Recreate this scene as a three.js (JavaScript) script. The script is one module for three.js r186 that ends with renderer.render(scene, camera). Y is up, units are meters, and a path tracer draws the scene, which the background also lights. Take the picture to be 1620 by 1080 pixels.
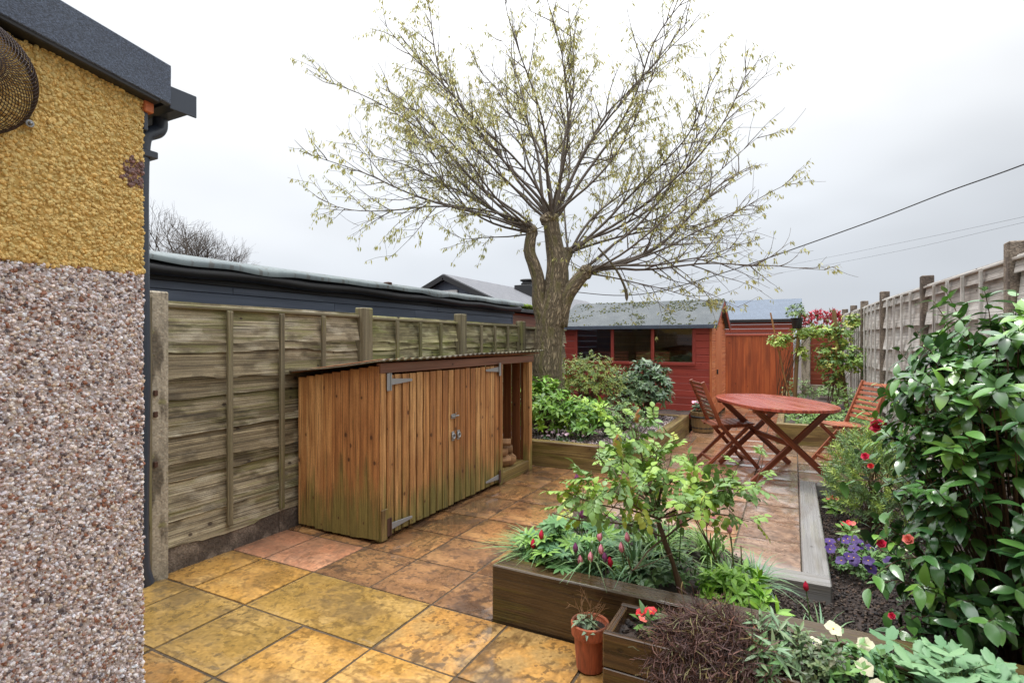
import * as THREE from 'three';
import { mergeGeometries } from 'three/addons/utils/BufferGeometryUtils.js';

// ---------------------------------------------------------------- camera, sky, sun, exposure
// Layout is kept in garden coordinates: x to the right, y up, f metres down the garden (three's z = -f).
const scene = new THREE.Scene();
const camera = new THREE.PerspectiveCamera(64.55, 1620 / 1080, 0.05, 900);
camera.position.set(0, 1.35, 0);
camera.rotation.set(0, THREE.MathUtils.degToRad(27.5), 0);
scene.add(camera);

const renderer = new THREE.WebGLRenderer({ antialias: true });
renderer.toneMapping = THREE.LinearToneMapping;
renderer.toneMappingExposure = 1.76;
renderer.shadowMap.enabled = true;
renderer.shadowMap.type = THREE.PCFSoftShadowMap;

// periodic value noise
function hash(x, y, s) {
  let h = Math.imul(x | 0, 374761393) + Math.imul(y | 0, 668265263) + Math.imul(s | 0, 1442695041);
  h = Math.imul(h ^ (h >>> 13), 1274126177); h ^= h >>> 16;
  return (h >>> 0) / 4294967296;
}
function pnoise(x, y, px, py, s) {
  const xi = Math.floor(x), yi = Math.floor(y), xf = x - xi, yf = y - yi;
  const u = xf * xf * (3 - 2 * xf), v = yf * yf * (3 - 2 * yf);
  const x0 = ((xi % px) + px) % px, x1 = (x0 + 1) % px, y0 = ((yi % py) + py) % py, y1 = (y0 + 1) % py;
  const a = hash(x0, y0, s), b = hash(x1, y0, s), c = hash(x0, y1, s), d = hash(x1, y1, s);
  return a + (b - a) * u + (c - a) * v + (a - b - c + d) * u * v;
}
function fbm(u, v, fu, fv, oct, s) {
  let a = 0.5, t = 0, n = 0;
  for (let o = 0; o < oct; o++) { t += a * pnoise(u * fu, v * fv, fu, fv, s + o * 17); n += a; a *= 0.5; fu *= 2; fv *= 2; }
  return t / n;
}
const sstep = (a, b, x) => { const t = Math.min(1, Math.max(0, (x - a) / (b - a))); return t * t * (3 - 2 * t); };
const lerp = (a, b, t) => a + (b - a) * t;
const mix3 = (a, b, t) => [lerp(a[0], b[0], t), lerp(a[1], b[1], t), lerp(a[2], b[2], t)];
function rng(seed) { let a = seed >>> 0; return () => { a = (a + 0x6D2B79F5) | 0; let t = Math.imul(a ^ (a >>> 15), 1 | a); t = (t + Math.imul(t ^ (t >>> 7), 61 | t)) ^ t; return ((t ^ (t >>> 14)) >>> 0) / 4294967296; }; }

// overcast sky: dull at the horizon, bright overhead, soft cloud structure
function makeSky() {
  const W = 1024, H = 512, d = new Float32Array(W * H * 4);
  for (let j = 0; j < H; j++) for (let i = 0; i < W; i++) {
    const u = (i + 0.5) / W, v = (j + 0.5) / H, e = (v - 0.5) * Math.PI, se = Math.max(0, Math.sin(e));
    const cl = fbm(u, v, 10, 12, 5, 3), cl2 = fbm(u, v, 5, 9, 4, 91);
    let L = 0.45 + 0.12 * se + 2.0 * Math.pow(se, 3.1);                 // CIE-like overcast: brightest overhead
    L *= 1 + (cl - 0.5) * 0.6 + (cl2 - 0.5) * 0.42;
    const t = sstep(0.05, 0.5, se + (cl2 - 0.5) * 0.5);
    const c = mix3([0.93, 0.99, 1.07], [0.98, 1.0, 1.025], t);
    const k = (j * W + i) * 4, g = e < 0 ? 0.35 : 1;
    d[k] = L * c[0] * g; d[k + 1] = L * c[1] * g; d[k + 2] = L * c[2] * g; d[k + 3] = 1;
  }
  const t = new THREE.DataTexture(d, W, H, THREE.RGBAFormat, THREE.FloatType);
  t.mapping = THREE.EquirectangularReflectionMapping; t.minFilter = t.magFilter = THREE.LinearFilter;
  t.wrapS = THREE.RepeatWrapping; t.needsUpdate = true;
  return t;
}
const skyTex = makeSky();
scene.background = skyTex; scene.environment = skyTex;

const sun = new THREE.DirectionalLight(new THREE.Color(1.0, 0.97, 0.92), 1.5);
sun.position.set(-6, 22, -4); sun.target.position.set(-1, 0, -5);
sun.castShadow = true; sun.shadow.radius = 40; sun.shadow.mapSize.set(2048, 2048);
Object.assign(sun.shadow.camera, { left: -16, right: 16, top: 16, bottom: -16, near: 1, far: 60 });
scene.add(sun, sun.target);

// ---------------------------------------------------------------- helpers: textures
const SZ = 512;
function texSet(w, h, fn, opt = {}) {           // fn(u, v) -> [r, g, b (sRGB 0..255), height 0..1, roughness 0..1]
  const c = new Uint8Array(w * h * 4), b = new Uint8Array(w * h * 4), r = new Uint8Array(w * h * 4);
  for (let j = 0; j < h; j++) for (let i = 0; i < w; i++) {
    const o = fn((i + 0.5) / w, (j + 0.5) / h), k = (j * w + i) * 4;
    for (let q = 0; q < 3; q++) { c[k + q] = Math.max(0, Math.min(255, o[q])); b[k + q] = Math.max(0, Math.min(255, o[3] * 255)); r[k + q] = Math.max(0, Math.min(255, (o[4] ?? 0.8) * 255)); }
    c[k + 3] = b[k + 3] = r[k + 3] = 255;
  }
  const mk = (d, srgb) => {
    const t = new THREE.DataTexture(d, w, h, THREE.RGBAFormat); t.wrapS = t.wrapT = THREE.RepeatWrapping;
    t.magFilter = THREE.LinearFilter; t.minFilter = THREE.LinearMipmapLinearFilter; t.generateMipmaps = true; t.anisotropy = 8;
    if (srgb) t.colorSpace = THREE.SRGBColorSpace; t.needsUpdate = true; return t;
  };
  return { map: mk(c, true), bumpMap: opt.noBump ? null : mk(b), roughnessMap: opt.rough ? mk(r) : null };
}
function matFrom(ts, tile, o = {}) {
  const p = Object.assign({ roughness: 0.8, metalness: 0 }, o);
  const m = new THREE.MeshPhysicalMaterial(Object.assign({ map: ts.map }, p));
  if (ts.bumpMap && o.bumpScale) m.bumpMap = ts.bumpMap;
  if (ts.roughnessMap) { m.roughnessMap = ts.roughnessMap; m.roughness = 1; }
  m.userData.tile = tile;
  return m;
}
const plain = (r, g, b, rough = 0.7, o = {}) => { const m = new THREE.MeshPhysicalMaterial(Object.assign({ roughness: rough }, o)); m.color.setRGB(r, g, b); m.userData.tile = [1, 1]; return m; };

// plank wood; u across the grain, v along it
function woodTex(seed, light, dark, o = {}) {
  const R = rng(seed), knots = [];
  for (let i = 0; i < (o.knots ?? 7); i++) knots.push([R(), R(), 0.008 + R() * 0.014]);
  const w = o.w ?? 512, h = o.h ?? 512, asp = (o.tv ?? 2) / (o.tu ?? 0.5);
  return texSet(w, h, (u, v) => {
    let kd = 0, warp = 0;
    for (const [ku, kv, kr] of knots) {
      let du = Math.abs(u - ku); du = Math.min(du, 1 - du); let dv = Math.abs(v - kv); dv = Math.min(dv, 1 - dv);
      const q = Math.hypot(du / kr, dv * asp / (kr * 1.5));
      if (q < 5) { kd = Math.max(kd, 1 - sstep(0.6, 1.3, q)); warp += Math.exp(-q * q * 0.15) * 0.5; }
    }
    const g0 = fbm(u, v, 22, 2, 4, seed + 5), g1 = fbm(u + warp * 0.04, v, 70, 3, 3, seed + 9), g2 = fbm(u, v, 128, 8, 2, seed + 13);
    const big = fbm(u, v, 6, 3, 4, seed + 21);
    let t = g0 * 0.45 + g1 * 0.35 + g2 * 0.2 + warp * 0.18;
    t = sstep(0.28, 0.74, t);
    let c = mix3(light, dark, t);
    c = mix3(c, o.tint ?? dark, sstep(0.45, 0.75, big) * (o.tintAmt ?? 0.35));
    if (o.algae) {
      const a = fbm(u, v, 5, 4, 5, seed + 33) * 0.6 + fbm(u, v, 30, 6, 3, seed + 37) * 0.4;
      const base = o.algaeAt ? o.algaeAt(u, v, a, seed) : sstep(0.5, 0.66, a);
      c = mix3(c, mix3(o.algae, [o.algae[0] * 0.7, o.algae[1] * 0.72, o.algae[2] * 0.6], g2), base * (o.algaeAmt ?? 0.7));
    }
    if (o.blotch) { const bb = fbm(u, v, 7, o.bl ?? 5, 5, seed + 55); c = mix3(c, o.blotch, sstep(0.5, 0.78, bb) * (o.blotchAmt ?? 0.5)); }
    if (o.pale) { const bb = fbm(u, v, 9, o.bl ?? 4, 5, seed + 71); c = mix3(c, o.pale, sstep(0.5, 0.76, bb) * (o.paleAmt ?? 0.5)); }
    if (o.crack) { const ck = fbm(u, v, 170, 5, 3, seed + 91); c = mix3(c, [c[0] * 0.42, c[1] * 0.4, c[2] * 0.38], sstep(0.63, 0.7, ck) * o.crack); const fl = hash(Math.floor(u * w), Math.floor(v * h / 3), seed); c = c.map(q => q * (1 + (fl - 0.5) * 0.34 * o.crack)); }
    c = mix3(c, o.knot ?? [dark[0] * 0.55, dark[1] * 0.5, dark[2] * 0.5], kd * 0.85);
    const hgt = 0.75 - 0.5 * g1 - 0.3 * g2 - 0.3 * kd;
    return [c[0], c[1], c[2], hgt, (o.r0 ?? 0.6) + (g1 - 0.5) * 0.3 + (big - 0.5) * (o.rv ?? 0.2)];
  }, { rough: !!o.rough, noBump: (o.bump ?? 0.0015) <= 0.001 });
}
const wood = (seed, light, dark, o = {}) => matFrom(woodTex(seed, light, dark, o), [o.tu ?? 0.5, o.tv ?? 2], { bumpScale: o.bump ?? 0.0015, roughness: o.r0 ?? 0.6 });
const dye = (m, r, g, b) => { const c = m.clone(); c.color.setRGB(r, g, b); c.userData = m.userData; return c; };   // same boards under another stain

// ---------------------------------------------------------------- helpers: geometry
const V = (x, y, f) => new THREE.Vector3(x, y, -f);
const UR = rng(4242);
function chamferBox(w, h, d, c, tile = [1, 1], off = null, abs = null, grain = null) {
  c = Math.min(c, w * 0.3, h * 0.3, d * 0.3);
  const H = [w / 2, h / 2, d / 2], L = grain ?? (h >= w && h >= d ? 1 : (w >= d ? 0 : 2));
  const o = off ?? [UR() * 7, UR() * 7], pos = [], uv = [], nor = [];
  const pt = (s, a) => [0, 1, 2].map(k => s[k] * (k === a ? H[k] : H[k] - c));
  const push = (pts) => {
    const A = new THREE.Vector3(...pts[0]), B = new THREE.Vector3(...pts[1]), C = new THREE.Vector3(...pts[2]);
    const n = B.clone().sub(A).cross(C.clone().sub(A)).normalize();
    const m = pts.reduce((q, p) => q.add(new THREE.Vector3(...p)), new THREE.Vector3());
    if (n.dot(m) < 0) { pts = pts.slice().reverse(); n.negate(); }
    const an = [Math.abs(n.x), Math.abs(n.y), Math.abs(n.z)]; const ax = an.indexOf(Math.max(...an));
    let va = L, ua = [0, 1, 2].find(k => k !== ax && k !== L);
    if (ax === L) { va = [0, 1, 2].filter(k => k !== L)[1]; ua = [0, 1, 2].filter(k => k !== L)[0]; }
    const q = p => { pos.push(...p); nor.push(n.x, n.y, n.z); uv.push(p[ua] / tile[0] + o[0], (p[va] + (abs ? abs[va] : 0)) / tile[1] + (abs ? 0 : o[1])); };
    for (let i = 1; i < pts.length - 1; i++) { q(pts[0]); q(pts[i]); q(pts[i + 1]); }
  };
  const S = [-1, 1];
  for (let a = 0; a < 3; a++) { const b = (a + 1) % 3, e = (a + 2) % 3;
    for (const s of S) { const f = (x, y) => { const v = [0, 0, 0]; v[a] = s; v[b] = x; v[e] = y; return pt(v, a); }; push([f(-1, -1), f(1, -1), f(1, 1), f(-1, 1)]); }
    for (const s of S) for (const t of S) { const v0 = [0, 0, 0], v1 = [0, 0, 0]; v0[a] = -1; v0[b] = s; v0[e] = t; v1[a] = 1; v1[b] = s; v1[e] = t; push([pt(v0, b), pt(v1, b), pt(v1, e), pt(v0, e)]); }
  }
  for (const x of S) for (const y of S) for (const z of S) push([pt([x, y, z], 0), pt([x, y, z], 1), pt([x, y, z], 2)]);
  const g = new THREE.BufferGeometry();
  g.setAttribute('position', new THREE.Float32BufferAttribute(pos, 3)); g.setAttribute('normal', new THREE.Float32BufferAttribute(nor, 3)); g.setAttribute('uv', new THREE.Float32BufferAttribute(uv, 2));
  return g;
}
const taken = {};
function numbered(n) { const k = taken[n] = (taken[n] ?? -1) + 1; return k ? `${n}_${String(k).padStart(3, '0')}` : n; }
function thing(name, label, category, group) {
  const g = new THREE.Group(); g.name = numbered(name); g.userData = { label, category }; if (group) g.userData.group = group;
  scene.add(g); return g;
}
function struct(name, label) { const g = new THREE.Group(); g.name = numbered(name); g.userData = { kind: 'structure', label, category: name.replace(/_/g, ' ') }; scene.add(g); return g; }
function part(parent, name, geo, mat, pos) {
  const m = new THREE.Mesh(geo, mat); m.name = name; m.castShadow = m.receiveShadow = true;
  if (pos) m.position.copy(pos); parent.add(m); return m;
}
const stuff = m => { m.userData.kind = 'stuff'; return m; };
function box(parent, name, mat, x, y, f, c = 0.004, o = {}) {
  const cx = (x[0] + x[1]) / 2, cy = (y[0] + y[1]) / 2, cf = (f[0] + f[1]) / 2;
  const g = chamferBox(x[1] - x[0], y[1] - y[0], f[1] - f[0], c, mat.userData.tile ?? [1, 1], o.off, o.abs ? [cx, cy, -cf] : null, o.grain);
  const m = part(parent, name, g, mat, V(cx, cy, cf)); if (o.rot) m.rotation.set(...o.rot); return m;
}
function beam(parent, name, mat, p, q, w, t, c = 0.003, side) {   // bar from p to q (Vector3), width w along side, thickness t
  const d = q.clone().sub(p), L = d.length(); d.normalize();
  const g = chamferBox(w, L, t, c, mat.userData.tile ?? [1, 1]);
  const m = part(parent, name, g, mat, p.clone().add(q).multiplyScalar(0.5));
  let x = (side ?? new THREE.Vector3(1, 0, 0)).clone(); x.addScaledVector(d, -x.dot(d)); if (x.lengthSq() < 1e-4) x = new THREE.Vector3(0, 0, 1); x.normalize();
  m.quaternion.setFromRotationMatrix(new THREE.Matrix4().makeBasis(x, d, x.clone().cross(d)));
  return m;
}
function rebase(g) {           // put an unrotated group's origin at the middle of its foot
  g.updateMatrixWorld(true); const b = new THREE.Box3().setFromObject(g); if (b.isEmpty()) return g;
  const o = new THREE.Vector3((b.min.x + b.max.x) / 2, b.min.y, (b.min.z + b.max.z) / 2);
  for (const ch of g.children) ch.position.sub(o); g.position.copy(o); return g;
}
function tubeGeo(pts, rads, sides = 6, o = {}) {
  const n = pts.length, pos = [], nor = [], uv = [], idx = [];
  const T = pts.map((p, i) => pts[Math.min(n - 1, i + 1)].clone().sub(pts[Math.max(0, i - 1)]).normalize());
  let N = new THREE.Vector3(0, 0, 1); if (Math.abs(T[0].z) > 0.9) N.set(1, 0, 0);
  let len = 0; const tu = o.tu ?? 1, tv = o.tv ?? 1, rep = Math.max(1, Math.round(2 * Math.PI * rads[0] / tu));
  for (let i = 0; i < n; i++) {
    N.addScaledVector(T[i], -N.dot(T[i])).normalize(); const B = T[i].clone().cross(N);
    if (i) len += pts[i].distanceTo(pts[i - 1]);
    for (let k = 0; k <= sides; k++) {
      const a = (k % sides) / sides * Math.PI * 2, cx = Math.cos(a), sx = Math.sin(a);
      const r = rads[i] * (o.noise ? 1 + o.noise(a, len, i) : 1);
      const dx = N.x * cx + B.x * sx, dy = N.y * cx + B.y * sx, dz = N.z * cx + B.z * sx;
      pos.push(pts[i].x + dx * r, pts[i].y + dy * r, pts[i].z + dz * r); nor.push(dx, dy, dz); uv.push(k / sides * rep, len / tv);
    }
  }
  for (let i = 0; i < n - 1; i++) for (let k = 0; k < sides; k++) { const a = i * (sides + 1) + k, b = a + sides + 1; idx.push(a, a + 1, b, b, a + 1, b + 1); }
  for (const [ri, flip] of [[0, 1], [n - 1, 0]]) {
    if (rads[ri] < 0.004) continue;
    const c = pos.length / 3, t = T[ri]; pos.push(pts[ri].x, pts[ri].y, pts[ri].z); nor.push(t.x * (flip ? -1 : 1), t.y * (flip ? -1 : 1), t.z * (flip ? -1 : 1)); uv.push(0.5, 0.5);
    for (let k = 0; k < sides; k++) { const a = ri * (sides + 1) + k; flip ? idx.push(c, a + 1, a) : idx.push(c, a, a + 1); }
  }
  const g = new THREE.BufferGeometry();
  g.setAttribute('position', new THREE.Float32BufferAttribute(pos, 3)); g.setAttribute('normal', new THREE.Float32BufferAttribute(nor, 3)); g.setAttribute('uv', new THREE.Float32BufferAttribute(uv, 2)); g.setIndex(idx);
  if (o.noise) g.computeVertexNormals();
  return g;
}
function curve(pts, n) { const c = new THREE.CatmullRomCurve3(pts); return c.getPoints(n); }
const taper = (a, b, n, p = 1) => Array.from({ length: n }, (_, i) => lerp(a, b, Math.pow(i / (n - 1), p)));
// leaf along +z, upper face +y
function leafBase(len, wid, { seg = 4, fold = 0.25, curl = 0.3, shape = 0.8, pw = 0.9, wave = 0 } = {}) {
  const pos = [], idx = [];
  for (let i = 0; i <= seg; i++) {
    const t = i / seg, w = wid / 2 * Math.pow(Math.max(0, Math.sin(Math.PI * Math.pow(t, shape))), pw) + (i === 0 || i === seg ? 0.0004 : 0);
    const y = -curl * len * t * t, z = len * t, wy = wave * len * Math.sin(t * 9);
    pos.push(-w, y + fold * w + wy, z, 0, y, z, w, y + fold * w - wy, z);
  }
  for (let i = 0; i < seg; i++) { const a = i * 3; idx.push(a, a + 3, a + 1, a + 1, a + 3, a + 4, a + 1, a + 4, a + 2, a + 2, a + 4, a + 5); }
  const g = new THREE.BufferGeometry(); g.setAttribute('position', new THREE.Float32BufferAttribute(pos, 3)); g.setIndex(idx);
  const uv = []; for (let i = 0; i <= seg; i++) uv.push(0, i / seg, 0.5, i / seg, 1, i / seg);
  g.setAttribute('uv', new THREE.Float32BufferAttribute(uv, 2)); g.computeVertexNormals(); return g;
}
const _m = new THREE.Matrix4();
function frame(d, n) {
  const z = d.clone().normalize(); let y = n.clone().addScaledVector(z, -n.dot(z)); if (y.lengthSq() < 1e-5) y = new THREE.Vector3(1, 0, 0).addScaledVector(z, -z.x); y.normalize();
  return new THREE.Matrix4().makeBasis(y.clone().cross(z), y, z);
}
function bake(bases, items) {       // items {p, d, n, s, c, v}: one merged geometry with colours
  if (!Array.isArray(bases)) bases = [bases];
  let nv = 0, ni = 0; for (const it of items) { const b = bases[(it.v ?? 0) % bases.length]; nv += b.attributes.position.count; ni += b.index.count; }
  const P = new Float32Array(nv * 3), N = new Float32Array(nv * 3), C = new Float32Array(nv * 3), U = new Float32Array(nv * 2), I = new Uint32Array(ni); let vo = 0, io = 0;
  for (const it of items) {
    const b = bases[(it.v ?? 0) % bases.length], e = frame(it.d, it.n).elements, s = it.s, bp = b.attributes.position.array, bn = b.attributes.normal.array, bu = b.attributes.uv.array, k = b.attributes.position.count;
    for (let i = 0; i < k; i++) {
      const x = bp[i * 3], y = bp[i * 3 + 1], z = bp[i * 3 + 2], a = bn[i * 3], bb = bn[i * 3 + 1], c = bn[i * 3 + 2], o = (vo + i) * 3;
      P[o] = it.p.x + s * (e[0] * x + e[4] * y + e[8] * z); P[o + 1] = it.p.y + s * (e[1] * x + e[5] * y + e[9] * z); P[o + 2] = it.p.z + s * (e[2] * x + e[6] * y + e[10] * z);
      N[o] = e[0] * a + e[4] * bb + e[8] * c; N[o + 1] = e[1] * a + e[5] * bb + e[9] * c; N[o + 2] = e[2] * a + e[6] * bb + e[10] * c;
      C[o] = it.c[0]; C[o + 1] = it.c[1]; C[o + 2] = it.c[2]; U[(vo + i) * 2] = bu[i * 2]; U[(vo + i) * 2 + 1] = bu[i * 2 + 1];
    }
    const bi = b.index.array; for (let i = 0; i < bi.length; i++) I[io + i] = bi[i] + vo; vo += k; io += bi.length;
  }
  const g = new THREE.BufferGeometry(); g.setAttribute('position', new THREE.BufferAttribute(P, 3)); g.setAttribute('normal', new THREE.BufferAttribute(N, 3));
  g.setAttribute('color', new THREE.BufferAttribute(C, 3)); g.setAttribute('uv', new THREE.BufferAttribute(U, 2)); g.setIndex(new THREE.BufferAttribute(I, 1)); return g;
}
const randDir = (R, ymin = -1) => { for (;;) { const v = new THREE.Vector3(R() * 2 - 1, R() * 2 - 1, R() * 2 - 1), l = v.length(); if (l > 0.05 && l < 1) { v.divideScalar(l); if (v.y >= ymin) return v; } } };
const vary = (R, c, a) => { const k = 1 + (R() - 0.5) * a, h = (R() - 0.5) * a * 0.5; return [c[0] * k * (1 + h), c[1] * k, c[2] * k * (1 - h)]; };
// rosettes of leaves on the tips of an egg-shaped shrub
function rosettes(R, ctr, rad, n, k, cols, o = {}) {
  const it = [], tips = [];
  for (let i = 0; i < n; i++) {
    const d = randDir(R, o.ymin ?? -0.45), q = (o.in ?? 0.5) + (1 - (o.in ?? 0.5)) * Math.pow(R(), 0.55), lump = 0.8 + 0.35 * pnoise(d.x * 2.2 + 9, d.z * 2.2 + d.y * 1.7 + 9, 64, 64, o.seed ?? 5);
    const p = new THREE.Vector3(ctr.x + d.x * rad[0] * q * lump, ctr.y + d.y * rad[1] * q * lump, ctr.z + d.z * rad[2] * q * lump); tips.push(p);
    const ax = d.clone().add(new THREE.Vector3(0, o.up ?? 0.7, 0)).add(randDir(R).multiplyScalar(0.35)).normalize(), base = cols[Math.floor(R() * cols.length)];
    const x = new THREE.Vector3(1, 0.2, 0.1).cross(ax).normalize(), z = ax.clone().cross(x);
    for (let j = 0; j < k; j++) {
      const a = j / k * 6.283 + R() * 0.8, th = lerp(o.t0 ?? 0.6, o.t1 ?? 1.6, R());
      const ld = ax.clone().multiplyScalar(Math.cos(th)).addScaledVector(x, Math.cos(a) * Math.sin(th)).addScaledVector(z, Math.sin(a) * Math.sin(th));
      it.push({ p: p.clone().addScaledVector(ax, (R() - 0.7) * (o.gap ?? 0.03)), d: ld, n: ax.clone().add(randDir(R).multiplyScalar(0.3)), s: lerp(0.65, 1.15, R()), c: vary(R, base, 0.4), v: j });
    }
  }
  return { it, tips };
}
const leafMat = (rough = 0.5, tr = 0.35, o = {}) => new THREE.MeshPhysicalMaterial(Object.assign({ vertexColors: true, roughness: rough, transmission: tr, thickness: 0, side: THREE.DoubleSide }, o));
const LM = { soft: leafMat(0.55, 0.3), gloss: leafMat(0.26, 0, { clearcoat: 0.6, clearcoatRoughness: 0.15 }), mid: leafMat(0.42, 0.2), petal: leafMat(0.6, 0.25) };

// ---------------------------------------------------------------- materials
function stoneTex(seed, pal, stain, stainAmt, wet) {
  return texSet(SZ, SZ, (u, v) => {
    const a = fbm(u, v, 3, 3, 6, seed), b = fbm(u, v, 8, 8, 5, seed + 3), vein = seed > 30 ? fbm(u + a * 0.1, v + b * 0.06, 5, 10, 5, seed + 7) : fbm(u + a * 0.1, v + b * 0.03, 4, 15, 5, seed + 7), fine = fbm(u, v, 90, 90, 2, seed + 11);
    const sp = fbm(u, v, 40, 40, 3, seed + 15);
    let c = mix3(pal[0], pal[1], sstep(0.32, 0.66, a * 0.5 + vein * 0.5)); c = mix3(c, pal[2], sstep(0.48, 0.7, b) * 0.6);
    const edge = 1 - Math.abs(vein - 0.5) * 14; if (edge > 0) c = mix3(c, pal[3], edge * 0.6 * sstep(0.4, 0.6, b));
    c = mix3(c, stain, sstep(0.5, 0.66, fbm(u, v, 6, 6, 6, seed + 21) * 0.75 + sp * 0.25) * stainAmt);
    if (sp > 0.66) c = mix3(c, stain, 0.5);
    const k = 0.86 + fine * 0.28; 
    const pud = sstep(0.42, 0.6, fbm(u, v, 4, 4, 4, seed + 41));
    return [c[0] * k, c[1] * k, c[2] * k, vein * 0.55 + a * 0.25 + b * 0.12 + fine * 0.08, lerp(wet[0], wet[1], pud) + (fine - 0.5) * 0.1];
  }, { rough: true });
}
const mute = (m, r, g, b) => { const c = m.clone(); c.color.setRGB(r, g, b); c.userData = m.userData; return c; };
const stone = (seed, pal, st, sa, wet) => matFrom(stoneTex(seed, pal.map(c => c.map(q => q * 0.93)), st, sa, wet), [1.1, 1.1], { bumpScale: 0.015, clearcoat: 0.9, clearcoatRoughness: 0.1 });
const M = {};
M.yellow = [stone(11, [[202, 156, 84], [180, 134, 68], [212, 174, 108], [128, 94, 52]], [116, 88, 48], 0.5, [0.4, 0.13]),
  stone(12, [[172, 136, 72], [152, 122, 66], [190, 156, 96], [108, 84, 46]], [98, 80, 50], 0.5, [0.38, 0.12]),
  stone(13, [[192, 144, 78], [162, 118, 64], [158, 134, 92], [96, 70, 42]], [84, 64, 42], 0.65, [0.36, 0.12])];
M.brown = [stone(21, [[168, 122, 78], [138, 98, 66], [186, 142, 92], [88, 66, 46]], [82, 62, 48], 0.75, [0.42, 0.2]),
  stone(22, [[154, 114, 78], [126, 94, 68], [174, 132, 88], [78, 58, 46]], [76, 60, 50], 0.8, [0.4, 0.2])];
M.terra = [stone(25, [[192, 138, 104], [174, 120, 90], [202, 154, 122], [132, 94, 72]], [120, 90, 72], 0.35, [0.5, 0.36])]; M.terra.push(mute(M.terra[0], 0.72, 0.8, 0.92));
M.patio = [stone(31, [[178, 138, 108], [152, 116, 92], [194, 158, 130], [116, 90, 72]], [112, 88, 72], 0.55, [0.36, 0.16]),
  stone(32, [[184, 136, 96], [158, 114, 80], [196, 156, 120], [118, 86, 64]], [122, 96, 78], 0.5, [0.36, 0.18])]; M.patio.push(mute(M.patio[0], 0.86, 0.98, 1.12));
M.soil = matFrom(texSet(SZ, SZ, (u, v) => { const a = fbm(u, v, 10, 10, 5, 61), b = fbm(u, v, 60, 60, 3, 65), k = 0.6 + 0.8 * b; const c = mix3([46, 36, 32], [70, 55, 48], a); return [c[0] * k, c[1] * k, c[2] * k, a * 0.5 + b * 0.5, 0.55 + b * 0.3]; }, { rough: true }), [0.8, 0.8], { bumpScale: 0.02 });
M.mortar = matFrom(texSet(256, 256, (u, v) => { const b = fbm(u, v, 50, 50, 3, 75); const k = 0.7 + 0.6 * b; return [72 * k, 60 * k, 46 * k, b, 0.8]; }), [0.5, 0.5], { bumpScale: 0.004, roughness: 0.85 });
M.concrete = matFrom(texSet(SZ, SZ, (u, v) => {
  const a = fbm(u, v, 5, 5, 5, 81), b = fbm(u, v, 70, 70, 2, 83), d = fbm(u, v, 12, 3, 5, 85);
  let c = mix3([176, 166, 148], [142, 134, 118], a); c = mix3(c, [78, 70, 58], sstep(0.55, 0.72, d) * 0.75); c = mix3(c, [120, 118, 66], sstep(0.56, 0.7, fbm(u, v, 8, 8, 5, 88)) * 0.5);
  const k = 0.82 + b * 0.36; return [c[0] * k, c[1] * k, c[2] * k, a * 0.4 + b * 0.6, 0.85];
}), [0.7, 0.7], { bumpScale: 0.004, roughness: 0.85 });
M.concreteDark = matFrom(texSet(256, 256, (u, v) => { const a = fbm(u, v, 4, 4, 5, 181), b = fbm(u, v, 50, 50, 2, 183), c = mix3([128, 116, 104], [84, 74, 66], sstep(0.35, 0.65, a)), k = 0.75 + b * 0.5; return [c[0] * k, c[1] * k, c[2] * k, b, 0.85]; }), [0.4, 0.4], { bumpScale: 0.004, roughness: 0.85 });
// weathered lap panels: grey-tan wood, moss green film, dark mould patches
const lapTex = (seed, g) => wood(seed, [192, 180, 150], [106, 95, 75], { tint: [98, 87, 66], tintAmt: 0.5, algae: [134, 132, 82], algaeAmt: Math.min(0.9, g + 0.05), blotch: [74, 64, 48], blotchAmt: 0.6, pale: [196, 190, 172], paleAmt: 0.45, bl: 14, crack: 0.75, w: 512, h: 1024, bump: 0.006, r0: 0.75, knots: 9 });
M.lap = [lapTex(101, 0.45), lapTex(102, 0.6)]; M.lap.push(dye(M.lap[0], 0.78, 0.74, 0.68), dye(M.lap[1], 0.66, 0.62, 0.56), dye(M.lap[1], 1.08, 1.08, 1.08));
M.lapGreen = [lapTex(104, 0.9)]; M.lapGreen.push(dye(M.lapGreen[0], 0.86, 0.9, 0.78), dye(M.lapGreen[0], 1.0, 1.06, 0.86));
M.batten = wood(106, [136, 126, 100], [94, 86, 66], { crack: 0.5, algae: [126, 128, 62], algaeAmt: 0.5, bump: 0.002, r0: 0.75 });
M.lapGrey = [1].map(i => wood(110 + i, [208, 206, 202], [172, 169, 165], { bl: 12, crack: 0.5, tint: [156, 148, 140], tintAmt: 0.4, blotch: [122, 110, 98], blotchAmt: 0.4, bump: 0.003, r0: 0.75 })); M.lapGrey.push(dye(M.lapGrey[0], 0.9, 0.88, 0.87));
// log store boards: orange stain, green algae film creeping up from the wet foot
const algaeFoot = (top) => (u, v, a) => sstep(-0.1, 0.26, (top + 0.06 - v) + (a - 0.5) * 0.75);
const storeTex = (seed, l, d, top) => wood(seed, l, d, { tv: 1.3, crack: 0.6, tint: [128, 78, 40], tintAmt: 0.4, algae: [134, 124, 68], algaeAmt: 0.9, algaeAt: algaeFoot(top), knots: 12, bump: 0.002, r0: 0.6, pale: [206, 164, 112], paleAmt: 0.18 });
M.store = [storeTex(121, [204, 150, 92], [148, 98, 54], 0.24), storeTex(122, [188, 130, 76], [128, 82, 44], 0.3), storeTex(123, [216, 166, 108], [164, 116, 68], 0.18)];
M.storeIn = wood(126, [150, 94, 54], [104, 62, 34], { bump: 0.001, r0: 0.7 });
M.storeBeam = wood(127, [142, 100, 78], [104, 70, 56], { bump: 0.002, r0: 0.55, blotch: [150, 138, 128], blotchAmt: 0.3 });
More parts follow.
